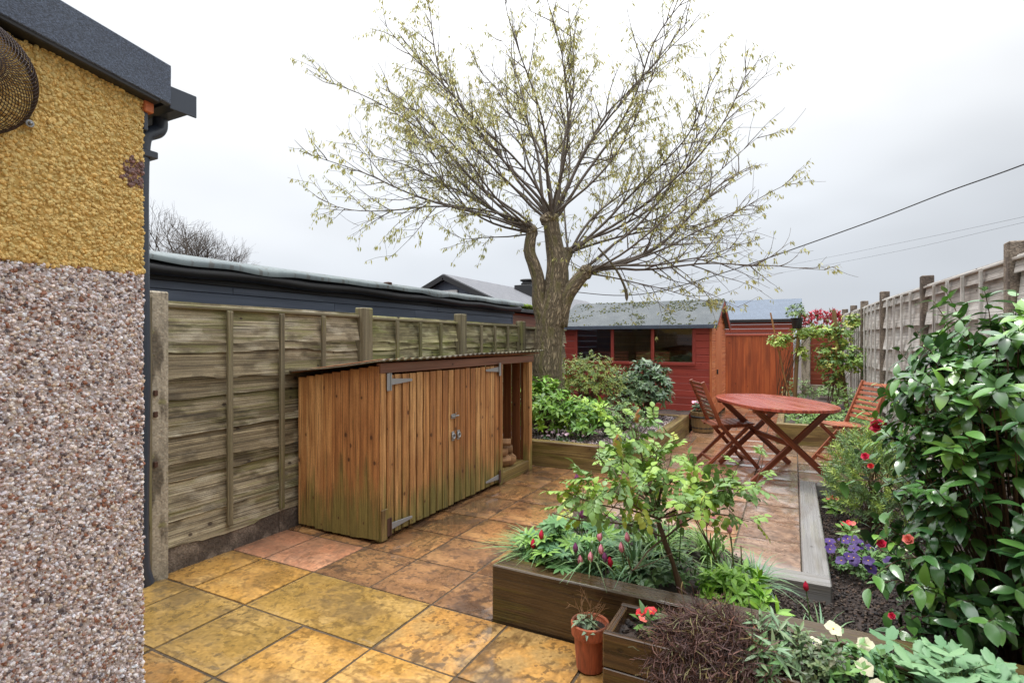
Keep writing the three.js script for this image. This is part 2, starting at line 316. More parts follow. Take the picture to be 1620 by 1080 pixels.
M.storeRoof = wood(128, [120, 110, 92], [76, 68, 56], { bump: 0.003, r0: 0.6, algae: [120, 118, 74], algaeAmt: 0.5, blotch: [70, 62, 52], blotchAmt: 0.5 });
// sleepers
const sleeperTex = (seed, l, d, o = {}) => wood(seed, l, d, Object.assign({ crack: 0.6, rough: true, tu: 0.5, tv: 2, bump: 0.003, r0: 0.5, rv: 0.5, algae: [128, 116, 52], algaeAmt: 0.5, blotch: [62, 46, 30], blotchAmt: 0.7 }, o));
M.sleeper = sleeperTex(131, [88, 70, 48], [56, 43, 30], { r0: 0.26, algae: [98, 92, 46], algaeAmt: 0.6, blotch: [46, 36, 26] });
M.sleeperGreen = sleeperTex(132, [158, 136, 84], [112, 92, 54], { algaeAmt: 0.75, blotch: [84, 62, 38] });
M.sleeperGrey = sleeperTex(133, [146, 144, 142], [128, 126, 125], { crack: 0.12, tint: [112, 110, 108], algaeAmt: 0.08, blotch: [104, 96, 86], blotchAmt: 0.4, r0: 0.26, rv: 0.3 });
M.trough = dye(M.sleeper, 1.25, 1.05, 1.0);
// paints and stains
M.shedRed = wood(141, [176, 76, 64], [152, 60, 52], { bump: 0.001, r0: 0.5, tint: [126, 48, 42], tintAmt: 0.4, knots: 2 });
M.shedOrange = wood(142, [212, 126, 76], [176, 92, 54], { bump: 0.0015, r0: 0.6, knots: 6, pale: [226, 160, 112], paleAmt: 0.4 });
M.shedTrim = dye(M.shedOrange, 0.62, 0.3, 0.34);
M.closeboard = [wood(145, [188, 98, 50], [140, 64, 30], { r0: 0.6, knots: 5, blotch: [112, 52, 26], blotchAmt: 0.35 })]; M.closeboard.push(dye(M.closeboard[0], 0.85, 0.8, 0.78), dye(M.closeboard[0], 0.95, 0.98, 1.0));
M.backRed = wood(149, [150, 74, 44], [116, 52, 32], { bump: 0.002, r0: 0.6 });
M.backClad = dye(M.shedRed, 1.0, 1.35, 1.05);
M.teak = wood(151, [166, 90, 58], [96, 46, 30], { tu: 0.3, tv: 1.2, bump: 0.0006, r0: 0.34, rv: 0.3, knots: 1 });
M.teakTop = wood(152, [176, 88, 68], [122, 50, 40], { tu: 0.3, tv: 1.2, bump: 0.0005, r0: 0.22, rv: 0.3, rough: true, knots: 0, pale: [206, 140, 124], paleAmt: 0.3 });
M.teakPale = dye(M.teak, 1.6, 1.9, 2.0);
M.slate = wood(155, [84, 94, 112], [70, 80, 96], { bump: 0.0006, r0: 0.5, knots: 1, pale: [112, 122, 138], paleAmt: 0.35, tint: [66, 74, 90], tintAmt: 0.4 });
const feltTex = (seed, a, b) => texSet(SZ, SZ, (u, v) => { const n = fbm(u, v, 128, 128, 2, seed), m = fbm(u, v, 5, 5, 5, seed + 4), c = mix3(a, b, m), k = 0.6 + 0.8 * n; return [c[0] * k, c[1] * k, c[2] * k, n, 0.6 + 0.3 * n]; }, { rough: true });
M.feltDark = matFrom(feltTex(161, [74, 82, 98], [84, 94, 110]), [0.35, 0.35], { bumpScale: 0.0015 });
M.felt = matFrom(feltTex(162, [92, 96, 98], [70, 76, 80]), [0.8, 0.8], { bumpScale: 0.002 });
M.feltBlue = matFrom(feltTex(163, [98, 108, 122], [86, 96, 110]), [0.8, 0.8], { bumpScale: 0.001 });
M.tileGrey = matFrom(feltTex(164, [112, 112, 116], [96, 98, 104]), [1.2, 1.2], { bumpScale: 0.003 });
M.plasticDark = plain(0.035, 0.045, 0.065, 0.35);
M.blackGutter = plain(0.018, 0.018, 0.02, 0.4);
M.corrugated = matFrom(texSet(256, 256, (u, v) => { const a = fbm(u, v, 6, 6, 5, 171), b = fbm(u, v, 30, 30, 3, 172); let c = mix3([120, 130, 130], [92, 102, 106], a); c = mix3(c, [74, 70, 66], sstep(0.6, 0.75, b) * 0.6); return [c[0], c[1], c[2], b, 0.35 + a * 0.3]; }, { rough: true }), [1, 1], { bumpScale: 0.001 });
M.zinc = plain(0.36, 0.37, 0.38, 0.5, { metalness: 0.6 });
M.rust = plain(0.09, 0.045, 0.03, 0.7, { metalness: 0.3 });
M.wire = plain(0.045, 0.028, 0.026, 0.5, { metalness: 0.3 });
M.white = plain(0.75, 0.75, 0.74, 0.4);
M.dark = plain(0.02, 0.02, 0.022, 0.6);
M.terracotta = matFrom(texSet(256, 256, (u, v) => { const a = fbm(u, v, 5, 5, 5, 191), b = fbm(u, v, 40, 40, 2, 193); let c = mix3([178, 96, 64], [146, 74, 48], a); c = mix3(c, [86, 52, 36], sstep(0.52, 0.7, fbm(u, v, 4, 4, 4, 195)) * 0.7); return [c[0] * (0.85 + b * 0.3), c[1] * (0.85 + b * 0.3), c[2] * (0.85 + b * 0.3), b, 0.6]; }), [0.25, 0.25], { bumpScale: 0.001, roughness: 0.6 });
M.bark = matFrom(texSet(SZ, SZ, (u, v) => {
  const w = fbm(u, v, 4, 4, 4, 201) * 0.25, r = fbm(u + w * 0.5, v, 20, 7, 4, 203), f = Math.abs(r - 0.5) * 2, b = fbm(u, v, 60, 30, 3, 205), m = fbm(u, v, 4, 3, 5, 207);
  let c = mix3([100, 88, 70], [158, 142, 116], sstep(0.02, 0.5, f)); c = mix3(c, [122, 118, 66], sstep(0.55, 0.72, m) * 0.5); const k = 0.75 + b * 0.5;
  return [c[0] * k, c[1] * k, c[2] * k, sstep(0, 0.5, f) * 0.8 + b * 0.2, 0.85];
}), [0.35, 0.6], { bumpScale: 0.018, roughness: 0.85 });
M.twig = plain(0.115, 0.092, 0.074, 0.75);
M.stem = plain(0.10, 0.055, 0.03, 0.6);
M.stemGreen = plain(0.09, 0.15, 0.04, 0.55);
M.pole = wood(212, [148, 120, 78], [106, 84, 54], { tu: 0.15, tv: 1, w: 128, h: 256, bump: 0.002, r0: 0.75 });
M.cane = dye(M.pole, 1.45, 1.15, 0.9);
M.glass = new THREE.MeshPhysicalMaterial({ color: 0xffffff, roughness: 0.02, transmission: 1, thickness: 0, ior: 1.5, side: THREE.DoubleSide });

// ---------------------------------------------------------------- the ground
{
  const g = struct('ground', 'dark bare earth under and around the garden');
  const geo = new THREE.PlaneGeometry(600, 600); geo.rotateX(-Math.PI / 2);
  const uv = geo.attributes.uv; for (let i = 0; i < uv.count; i++) uv.setXY(i, uv.getX(i) * 700, uv.getY(i) * 700);
  part(g, 'earth', geo, M.soil, new THREE.Vector3(0, -0.26, 0));
}
const PAVE = [[-3.26, 1.6, -1.3, 2.28], [-3.26, -1.3, 2.28, 3.57], [-3.26, 0.046, 3.57, 5.37], [-1.37, 0.046, 5.37, 5.92], [-1.37, 1.25, 5.92, 8.0], [-1.37, -0.2, 8.0, 13.7]];
{
  const g = struct('paving', 'wet riven sandstone paving in yellow, rust and grey brown slabs'), R = rng(77);
  for (const [a, b, c, d] of PAVE) { const mb = new THREE.BoxGeometry(b - a, 0.22, d - c), uv = mb.attributes.uv; for (let i = 0; i < uv.count; i++) uv.setXY(i, uv.getX(i) * (b - a) * 2, uv.getY(i) * (d - c) * 2); part(g, 'mortar_bed', mb, M.mortar, V((a + b) / 2, -0.119, (c + d) / 2)); }
  const gx = [-3.26, -2.94, -2.505, -2.075, -1.655, -1.21, -0.78, -0.345, 0.046, 0.46, 0.88, 1.25, 1.6];
  const gz = [-1.3, -0.87, -0.42, 0.03, 0.48, 0.93, 1.38, 1.83, 2.28, 2.71, 3.14, 3.57, 4.09, 4.53, 4.95, 5.37, 5.92, 6.37, 6.8, 7.2, 7.6, 8.0, 8.45, 8.9, 9.35, 9.8, 10.25, 10.7, 11.15, 11.6, 12.05, 12.5, 12.95, 13.4, 13.7];
  const slab = (x0, x1, f0, f1, mat) => {
    const w = x1 - x0 - 0.007, d = f1 - f0 - 0.007, nx = Math.max(3, Math.round(w / 0.06)), nz = Math.max(3, Math.round(d / 0.06)), ox = R() * 9, oz = R() * 9, sw = R() < 0.5;
    const geo = new THREE.BoxGeometry(w, 0.035, d, nx, 1, nz), p = geo.attributes.position, uv = geo.attributes.uv, tx = (R() - 0.5) * 0.004, tz = (R() - 0.5) * 0.004, lift = (R() - 0.5) * 0.004;
    for (let i = 0; i < p.count; i++) {
      const x = p.getX(i), y = p.getY(i), z = p.getZ(i), ex = w / 2 - Math.abs(x), ez = d / 2 - Math.abs(z), e = Math.min(ex, ez);
      if (y > 0) {
        const n = (fbm((x + ox) / 8, (z * 2.2 + oz) / 8, 24, 24, 3, 5) - 0.5) * 0.011;
        p.setY(i, y + n * sstep(-0.01, 0.05, e) + tx * x / w + tz * z / d - (e < 0.002 ? 0.005 : 0));
        if (e < 0.002) { const wob = (pnoise((x + z) * 14 + ox, oz, 512, 512, 8) - 0.5) * 0.005; if (ex < 0.002) p.setX(i, x - Math.sign(x) * (0.002 + Math.abs(wob))); if (ez < 0.002) p.setZ(i, z - Math.sign(z) * (0.002 + Math.abs(wob))); }
      }
      uv.setXY(i, ((sw ? z : x) + ox) / 1.1, ((sw ? x : z) + oz) / 1.1);
    }
    geo.computeVertexNormals();
    part(g, 'paving_slab', geo, mat, V((x0 + x1) / 2, -0.0175 + lift, (f0 + f1) / 2));
  };
  const merge = { '2,7': 1, '8,7': 1, '3,5': 1, '6,5': 1, '0,6': 0, '2,4': 1, '5,3': 1 };
  for (const [a, b, c, d] of PAVE) for (let j = 0; j < gz.length - 1; j++) {
    const f0 = Math.max(gz[j], c), f1 = Math.min(gz[j + 1], d); if (f1 - f0 < 0.05) continue;
    for (let i = 0; i < gx.length - 1; i++) {
      let x0 = Math.max(gx[i], a), x1 = Math.min(gx[i + 1], b);
      const m = merge[`${i},${j}`] ?? (j > 16 && R() < 0.25 && i < 7 ? 1 : 0);
      if (m && i + 2 < gx.length) { x1 = Math.min(gx[i + 2], b); }
      if (x1 - x0 < 0.05) { if (m) i++; continue; }
      let fam = M.patio; const mid = (x0 + x1) / 2;
      if (f1 <= 2.3) fam = mid > -1.0 && f0 > 1.2 ? [M.yellow[2], M.yellow[1]] : M.yellow;
      else if (mid < -1.2 && f1 < 5.5) fam = f1 < 2.8 && mid < -2.4 ? M.terra : M.brown;
      if (f1 <= 2.3 && mid < -2.5 && j === 7) fam = [M.yellow[0]];
      slab(x0, x1, f0, f1, fam[Math.floor(R() * fam.length)]);
      if (m) i++;
    }
  }
}
// soil in the beds
function soilPatch(name, label, x0, x1, f0, f1, yfn, seed, y0 = -0.25) {
  const g = struct(name, label), nx = Math.ceil((x1 - x0) / 0.025), nz = Math.ceil((f1 - f0) / 0.025), geo = new THREE.PlaneGeometry(x1 - x0, f1 - f0, nx, nz); geo.rotateX(-Math.PI / 2);
  const p = geo.attributes.position, uv = geo.attributes.uv, cx = (x0 + x1) / 2, cf = (f0 + f1) / 2;
  for (let i = 0; i < p.count; i++) { const x = cx + p.getX(i), f = cf - p.getZ(i); p.setY(i, yfn(x, f) + (fbm(x / 4 + 3, f / 4 + 1, 40, 40, 3, seed) - 0.5) * 0.06 + (hash(i, 7, seed) - 0.5) * 0.016); uv.setXY(i, x / 0.8, f / 0.8); }
  geo.computeVertexNormals(); part(g, 'soil_surface', geo, M.soil, V(cx, 0, cf)); return g;
}
soilPatch('soil', 'dark wet soil in the front sleeper bed', -1.19, 1.5, 2.39, 3.44, (x) => lerp(0.2, -0.1, sstep(-0.6, 0.1, x)), 31);
soilPatch('soil', 'dark wet soil of the border by the camellia', 0.18, 1.5, 3.42, 5.8, () => -0.1, 32);
soilPatch('soil', 'earth of the raised bed round the tree', -3.2, -1.48, 5.48, 9.38, () => 0.19, 33);
soilPatch('soil', 'earth of the far planting bed under the climbers', -0.11, 1.2, 8.09, 13.75, () => 0.2, 34);
function chips(g, name, n, x0, x1, f0, f1, yfn, cols, size, seed) {
  const R = rng(seed), geo = new THREE.IcosahedronGeometry(1, 0), im = new THREE.InstancedMesh(geo, plain(1, 1, 1, 0.75), n), c = new THREE.Color(), q = new THREE.Quaternion(), s = new THREE.Vector3();
  for (let i = 0; i < n; i++) {
    const x = lerp(x0, x1, R()), f = lerp(f0, f1, R()); q.setFromAxisAngle(randDir(R), R() * 6); const k = size * (0.5 + R()); s.set(k, k * 0.6, k * 0.8);
    im.setMatrixAt(i, _m.compose(V(x, yfn(x, f), f), q, s)); const cc = cols[Math.floor(R() * cols.length)]; im.setColorAt(i, c.setRGB(...vary(R, cc, 0.4)));
  }
  im.name = name; im.castShadow = im.receiveShadow = true; stuff(im); g.add(im); return im;
}
{
  const g = new THREE.Group(); g.name = 'gravel'; g.userData = { kind: 'stuff', label: 'pinkish stone chippings mulching the bed round the tree', category: 'gravel' }; scene.add(g);
  chips(g, 'chippings', 9000, -3.15, -1.5, 5.5, 8.25, () => 0.205 + UR() * 0.03, [[0.42, 0.33, 0.33], [0.3, 0.22, 0.22], [0.55, 0.48, 0.47], [0.16, 0.12, 0.12]], 0.013, 41);
  const g2 = new THREE.Group(); g2.name = 'bark_mulch'; g2.userData = { kind: 'stuff', label: 'dark bark crumbs and clods on the border soil', category: 'mulch' }; scene.add(g2);
  chips(g2, 'crumbs', 14000, 0.2, 1.45, 2.45, 5.75, () => -0.095 + UR() * 0.03, [[0.035, 0.026, 0.022], [0.06, 0.042, 0.034], [0.025, 0.02, 0.02], [0.09, 0.06, 0.042]], 0.008, 42);
  chips(g2, 'crumbs', 4000, -0.35, 0.2, 2.42, 3.42, (x) => lerp(0.2, -0.1, sstep(-0.6, 0.1, x)) + UR() * 0.03, [[0.035, 0.026, 0.022], [0.06, 0.042, 0.034], [0.07, 0.05, 0.036]], 0.007, 43);
}
// sleepers edging the beds
const SL = (mat, label, x, y, f) => { const t = thing('timber_sleeper', label, 'sleeper', 'timber sleepers edging the beds'); box(t, 'timber', mat, x, y, f, 0.007); return rebase(t); };
SL(M.sleeper, 'long dark wet sleeper behind the wooden trough and clay pot', [-1.3, 1.55], [-0.02, 0.267], [2.285, 2.40]);
SL(M.sleeper, 'dark sleeper end of the front bed under the grassy tuft', [-1.3, -1.19], [-0.02, 0.262], [2.402, 3.43]);
SL(M.sleeperGrey, 'pale wet sleeper laid flush along the patio behind the rose', [-1.3, 0.19], [-0.2, 0.012], [3.432, 3.572]);
SL(M.sleeperGrey, 'pale wet sleeper laid flush between patio and pansy border', [0.048, 0.19], [-0.2, 0.010], [3.574, 5.918]);
SL(M.sleeperGrey, 'short flush sleeper behind the feathery bush', [0.192, 1.25], [-0.2, 0.012], [5.79, 5.918]);
SL(M.sleeperGreen, 'green stained sleeper facing the raised bed beside the log store', [-3.2, -1.37], [-0.02, 0.262], [5.375, 5.49]);
SL(M.sleeperGreen, 'streaked sleeper along the patio side of the tree bed', [-1.49, -1.372], [-0.02, 0.258], [5.492, 8.34]);
SL(M.sleeperGreen, 'sleeper closing the tree bed near the half barrel', [-3.2, -1.492], [-0.02, 0.25], [8.23, 8.34]);
SL(M.sleeperGreen, 'sleeper behind the garden table under the climbers', [-0.2, 1.2], [-0.02, 0.265], [8.005, 8.1]);
SL(M.sleeperGreen, 'sleeper along the path to the wooden back gate', [-0.2, -0.11], [-0.02, 0.262], [8.102, 13.7]);

// ---------------------------------------------------------------- rendered extension on the left
{
  const t = thing('extension_building', 'low extension wall, yellow painted pebbledash over bare pink grey pebbledash', 'building');
  const WX = -1.93, WF = 1.03, R = rng(88);
  const rend = plain(0.5, 0.44, 0.43, 0.9), rendY = plain(0.54, 0.36, 0.11, 0.85);
  box(t, 'wall', rend, [-4.2, WX], [-0.2, 1.57], [-1.6, WF], 0.006); box(t, 'wall', rendY, [-4.2, WX], [1.571, 2.2], [-1.6, WF], 0.006);
  const geo = new THREE.IcosahedronGeometry(1, 0);
  const dash = (name, n, y0, y1, size, pick, mat, edge) => {
    const im = new THREE.InstancedMesh(geo, mat, n), q = new THREE.Quaternion(), c = new THREE.Color();
    for (let i = 0; i < n; i++) {
      const onEnd = i % 14 === 0, f = onEnd ? WF : lerp(-0.25, WF + 0.003, R()), x = onEnd ? WX - R() * 0.12 : WX; let y = lerp(y0, y1, R()); 
      if (edge) y = edge(y, f);
      const k = size * (0.45 + 1.5 * Math.pow(R(), 2.4)); q.setFromAxisAngle(randDir(R), R() * 6.28);
      im.setMatrixAt(i, _m.compose(V(x + (onEnd ? 0 : (R() - 0.6) * 0.003), y, f), q, new THREE.Vector3(k, k * (0.55 + R() * 0.4), k * 0.62))); im.setColorAt(i, c.setRGB(...pick(f, y)));
    }
    im.name = name; im.castShadow = im.receiveShadow = true; stuff(im); t.add(im); return im;
  };
  const pal = [[0.74, 0.68, 0.69], [0.6, 0.53, 0.54], [0.8, 0.77, 0.77], [0.5, 0.42, 0.41], [0.42, 0.32, 0.3], [0.3, 0.14, 0.09], [0.13, 0.1, 0.105], [0.55, 0.45, 0.36], [0.68, 0.61, 0.63], [0.76, 0.71, 0.72]];
  const bare = () => vary(R, pal[Math.floor(R() * pal.length)], 0.35);
  dash('bare_pebbledash', 110000, -0.02, 1.575, 0.0052, bare, plain(1, 1, 1, 0.6));
  dash('painted_pebbledash', 32000, 1.565, 2.2, 0.0062, (f, y) => {
    const d = Math.hypot((f - 1.005) / 0.035, (y - 1.905) / 0.05) + (R() - 0.5) * 0.4; return d < 1 ? vary(R, [0.22, 0.13, 0.12], 0.5) : vary(R, [0.66, 0.475, 0.18], 0.28);
  }, plain(1, 1, 1, 0.75), (y, f) => y < 1.58 ? y + pnoise(f * 30, 2, 512, 512, 3) * 0.02 : y);
  // shallow roof falling away from the house
  const fall = Math.tan(THREE.MathUtils.degToRad(9)), yv = f => 2.17 + (1.03 - f) * fall;
  const shp = (f0, f1, lo, hi, depth, x1, name, mat) => {
    const s = new THREE.Shape(); s.moveTo(f0, yv(f0) + lo); s.lineTo(f1, yv(f1) + lo); s.lineTo(f1, yv(f1) + hi); s.lineTo(f0, yv(f0) + hi); s.closePath();
    const g = new THREE.ExtrudeGeometry(s, { depth, bevelEnabled: true, bevelSize: 0.003, bevelThickness: 0.003, bevelSegments: 1 });
    const uv = g.attributes.uv; for (let i = 0; i < uv.count; i++) uv.setXY(i, uv.getX(i) / 0.35, uv.getY(i) / 0.35);
    g.rotateY(Math.PI / 2); g.translate(x1 - depth, 0, 0); return part(t, name, g, mat);
  };
  shp(-1.6, 1.095, 0.0, 0.128, 0.02, WX + 0.045, 'verge_board', M.feltDark);
  shp(-1.6, 1.11, 0.105, 0.135, 2.25, WX + 0.02, 'roof', M.feltDark);
  shp(-1.6, 1.06, -0.012, -0.002, 0.05, WX + 0.04, 'soffit', M.dark);
  box(t, 'rafter_end', M.shedOrange, [WX - 0.03, WX + 0.012], [2.12, 2.16], [1.032, 1.062], 0.003);
  // box gutter along the far eave
  const gs = new THREE.Shape(); gs.moveTo(1.098, 2.225); gs.lineTo(1.098, 2.165); gs.lineTo(1.12, 2.15); gs.lineTo(1.165, 2.15); gs.lineTo(1.19, 2.175); gs.lineTo(1.192, 2.225); gs.lineTo(1.184, 2.225); gs.lineTo(1.18, 2.18); gs.lineTo(1.16, 2.16); gs.lineTo(1.124, 2.16); gs.lineTo(1.106, 2.172); gs.lineTo(1.106, 2.225); gs.closePath();
  const gg = new THREE.ExtrudeGeometry(gs, { depth: 2.2, bevelEnabled: false }); gg.rotateY(Math.PI / 2); gg.translate(WX + 0.03 - 2.2, 0, 0); part(t, 'gutter', gg, M.plasticDark);
  box(t, 'gutter_stop_end', M.plasticDark, [WX + 0.03, WX + 0.036], [2.148, 2.226], [1.1, 1.194], 0.004);
  box(t, 'fascia', M.plasticDark, [-4.1, WX], [2.06, 2.2], [1.034, 1.05], 0.003);
  const dp = tubeGeo(curve([V(WX - 0.092, 2.16, 1.14), V(WX - 0.09, 2.11, 1.135), V(WX - 0.082, 2.07, 1.085), V(WX - 0.082, 2.03, 1.075), V(WX - 0.082, 1.2, 1.075), V(WX - 0.082, 0.56, 1.075), V(WX - 0.082, 0.5, 1.09)], 40), taper(0.024, 0.024, 41), 12); part(t, 'downpipe', dp, M.plasticDark);
  box(t, 'pipe_clip', M.plasticDark, [WX - 0.126, WX - 0.052], [1.99, 2.015], [1.034, 1.112], 0.003);
  rebase(t);
}
{ // wire basket on the wall
  const t = thing('wire_basket', 'dark woven wire half basket hung high on the yellow wall', 'basket');
  const C = V(-1.922, 2.055, 0.585), r = 0.155, geos = [];
  for (let fam = 0; fam < 2; fam++) for (let k = 0; k < 64; k++) {
    const pts = []; const a0 = k / 64 * Math.PI * 2;
    for (let i = 0; i <= 18; i++) { const th = lerp(0.05, Math.PI / 2, i / 18), a = a0 + (fam ? 1 : -1) * th * 0.9, rr = r * Math.sin(th); pts.push(new THREE.Vector3(C.x + r * 0.85 * Math.cos(th), C.y + rr * Math.cos(a), C.z + rr * Math.sin(a))); }
    geos.push(tubeGeo(pts, taper(0.0011, 0.0011, 19), 4));
  }
  part(t, 'mesh', mergeGeometries(geos), M.wire);
  const ring = new THREE.TorusGeometry(r, 0.004, 6, 48); ring.rotateY(Math.PI / 2); part(t, 'rim', ring, M.wire, C);
  const arc = []; for (let i = 0; i <= 20; i++) { const a = lerp(-1.57, 1.57, i / 20); arc.push(new THREE.Vector3(C.x + r * 0.86 * Math.cos(a), C.y + r * Math.sin(a) * 0.998, C.z)); } part(t, 'hoop', tubeGeo(arc, taper(0.003, 0.003, 21), 6), M.wire);
  rebase(t);
  const e = thing('wall_fixing', 'small steel screw eye in the yellow wall under the basket', 'fixing');
  const w = new THREE.TorusGeometry(0.008, 0.003, 8, 16); w.rotateY(Math.PI / 2); part(e, 'washer', w, M.zinc, V(-1.913, 1.965, 0.724));
  part(e, 'screw', tubeGeo([V(-1.94, 1.965, 0.724), V(-1.905, 1.965, 0.724)], [0.005, 0.004], 8), M.zinc); rebase(e);
}
{ // the house that the garden belongs to, behind the viewpoint
  const t = thing('house', 'rendered house wall with white window frames facing the garden', 'house');
  const wall = plain(0.56, 0.5, 0.42, 0.9);
  box(t, 'wall', wall, [-7, 5], [-0.2, 5.2], [-2.2, -1.7], 0.01); 
  for (const [x, y] of [[-1.2, 0.9], [1.2, 0.9], [-1.2, 3.3], [1.4, 3.3]]) {
    const w = box(t, 'window', M.dark, [x, x + 1.3], [y, y + 1.2], [-1.698, -1.68], 0.003);
    for (const [a, b, c, d] of [[-0.65, 0.65, 0.53, 0.6], [-0.65, 0.65, -0.6, -0.53], [-0.65, -0.58, -0.53, 0.53], [0.58, 0.65, -0.53, 0.53], [-0.04, 0.04, -0.53, 0.53]])
      part(w, 'frame', chamferBox(b - a, d - c, 0.05, 0.005), M.white, new THREE.Vector3((a + b) / 2, (c + d) / 2, -0.03));
  }
  box(t, 'eaves', M.white, [-7, 5], [5.2, 5.35], [-2.2, -1.4], 0.01); rebase(t);
}

// ---------------------------------------------------------------- fences
function waneyBoard(L, h, mat, R, tilt = 0.044, wane = 1) {     // board along +x, wavy lower edge, lower edge proud (+z)
  const n = Math.max(10, Math.round(L / 0.045)), geo = new THREE.BoxGeometry(L, h, 0.015, n, 2, 1), p = geo.attributes.position, uv = geo.attributes.uv, s = Math.floor(R() * 9999), o = [R() * 9, R() * 9], tl = mat.userData.tile;
  for (let i = 0; i < p.count; i++) {
    const x = p.getX(i), y = p.getY(i), z = p.getZ(i); let yy = y;
    if (y < -h * 0.4) yy += wane * ((fbm(x / 6 + 0.5, 0.3, 18, 4, 4, s) - 0.5) * 0.05 + (pnoise(x * 2.2 + 50, 1, 512, 64, s + 3) > 0.8 ? -0.012 : 0));
    p.setXYZ(i, x, yy, z - (y / h) * tilt + (fbm(x / 8 + 0.5, y / 8 + 0.5, 24, 24, 2, s + 9) - 0.5) * 0.006);
    uv.setXY(i, yy / tl[0] + o[0], x / tl[1] + o[1]);
  }
  geo.computeVertexNormals(); return geo;
}
// a lap panel running down the garden; side = +1 when its boarded face looks to +x, -1 to -x
function lapPanel(name, label, group, x, f0, f1, y0, y1, rows, mats, battenMat, nB, side, seed, dx = 0) {
  const t = thing(name, label, 'fence', group), R = rng(seed), L = f1 - f0;
  const inner = new THREE.Group();            // local: along +x = down the garden, +z = face
  for (let k = 0; k < rows.length - 1; k++) {
    const top = rows[k], bot = rows[k + 1], h = top - bot + 0.03, proud = k % 2 ? -0.008 : 0.013;
    const m = part(t, 'lap_board', waneyBoard(L, h, mats[0], R, side > 0 ? 0.044 : 0.02, side > 0 ? 1 : 0.3), mats[Math.floor(R() * mats.length)]); m.position.set(0, (top + bot) / 2 + 0.005, proud);
  }
  for (let k = 1; k <= nB; k++) { const u = lerp(-L / 2 + 0.01, L / 2 - 0.01, k / (nB + 1)) + (R() - 0.5) * 0.02; const m = part(t, 'batten', chamferBox(0.036, y1 - y0 - 0.03, 0.022, 0.003, battenMat.userData.tile), battenMat); m.position.set(u, (y0 + y1) / 2, 0.054); }
  const cap = part(t, 'capping', chamferBox(L, 0.022, 0.06, 0.004, battenMat.userData.tile), battenMat); cap.position.set(0, y1, 0.012);
  for (const ch of t.children) ch.position.y -= y0;
  t.position.copy(V(x + dx / 2, y0, (f0 + f1) / 2)); t.rotation.y = side > 0 ? Math.PI / 2 : -Math.PI / 2;
  if (dx) t.rotation.y += side > 0 ? -Math.atan2(dx, L) : -Math.atan2(dx, L);
  return t;
}
function post(label, mat, x, f, h, w, d, y0 = -0.2, cat = 'fence post', name = 'fence_post', grp = 'fence posts') { const t = thing(name, label, cat, grp); box(t, 'shaft', mat, [x - d / 2, x + d / 2], [y0, h], [f - w / 2, f + w / 2], 0.008); return t; }
const rowsL = [1.57, 1.365, 1.30, 1.13, 1.02, 0.867, 0.796, 0.635, 0.545, 0.36, 0.30, 0.155];
lapPanel('lap_fence', 'weathered grey lap panel between concrete post and log store', 'weathered lap panels of the boundary fence', -3.27, 1.85, 3.43, 0.155, 1.56, rowsL, M.lap, M.batten, 3, 1, 501);
lapPanel('lap_fence', 'greenish lap panel directly behind the log store doors', 'weathered lap panels of the boundary fence', -3.27, 3.56, 4.93, 0.155, 1.55, rowsL.map(y => y - 0.012), M.lapGreen, M.batten, 3, 1, 502);
lapPanel('lap_fence', 'mossy green lap panel behind the open end of the log store', 'weathered lap panels of the boundary fence', -3.27, 5.06, 6.40, 0.155, 1.55, rowsL.map(y => y - 0.012), M.lapGreen, M.batten, 3, 1, 503);
lapPanel('lap_fence', 'lap panel behind the trunk of the tree', 'weathered lap panels of the boundary fence', -3.27, 6.55, 8.1, 0.155, 1.53, rowsL.map(y => y - 0.03), M.lap, M.batten, 3, 1, 504);
for (const [f0, f1, l] of [[1.85, 3.43, 'concrete gravel board under the panel beside the yellow wall'], [3.56, 4.93, 'concrete gravel board hidden behind the log store'], [5.06, 6.4, 'concrete gravel board behind the raised bed'], [6.55, 8.1, 'concrete gravel board behind the tree']]) {
  const t = thing('gravel_board', l, 'gravel board', 'gravel boards of the boundary fence');
  const n = f1 - f0 > 1.5 ? 2 : 1; for (let k = 0; k < n; k++) box(t, 'slab', M.concreteDark, [-3.285, -3.235], [-0.15, 0.15], [lerp(f0, f1, k / n) + 0.003, lerp(f0, f1, (k + 1) / n) - 0.003], 0.006); rebase(t);
}
{
  const t = post('tall concrete post with rust stains next to the downpipe', M.concrete, -3.235, 1.795, 1.635, 0.10, 0.10);
  for (const y of [1.06, 0.94, 0.66]) { box(t, 'iron_stub', M.rust, [-3.187, -3.17], [y - 0.016, y + 0.016], [1.757, 1.777], 0.003); } 
  box(t, 'timber_strip', M.batten, [-3.19, -3.165], [0, 1.6], [1.72, 1.743], 0.003); rebase(t);
}
rebase(post('grey green post between the two panels behind the log store', M.batten, -3.24, 3.495, 1.635, 0.12, 0.1));
rebase(post('green stained double post behind the log store roof', M.batten, -3.24, 4.995, 1.65, 0.12, 0.1));
rebase(post('dark leaning post at the panel end beside the tree', M.batten, -3.24, 6.475, 1.62, 0.12, 0.1));
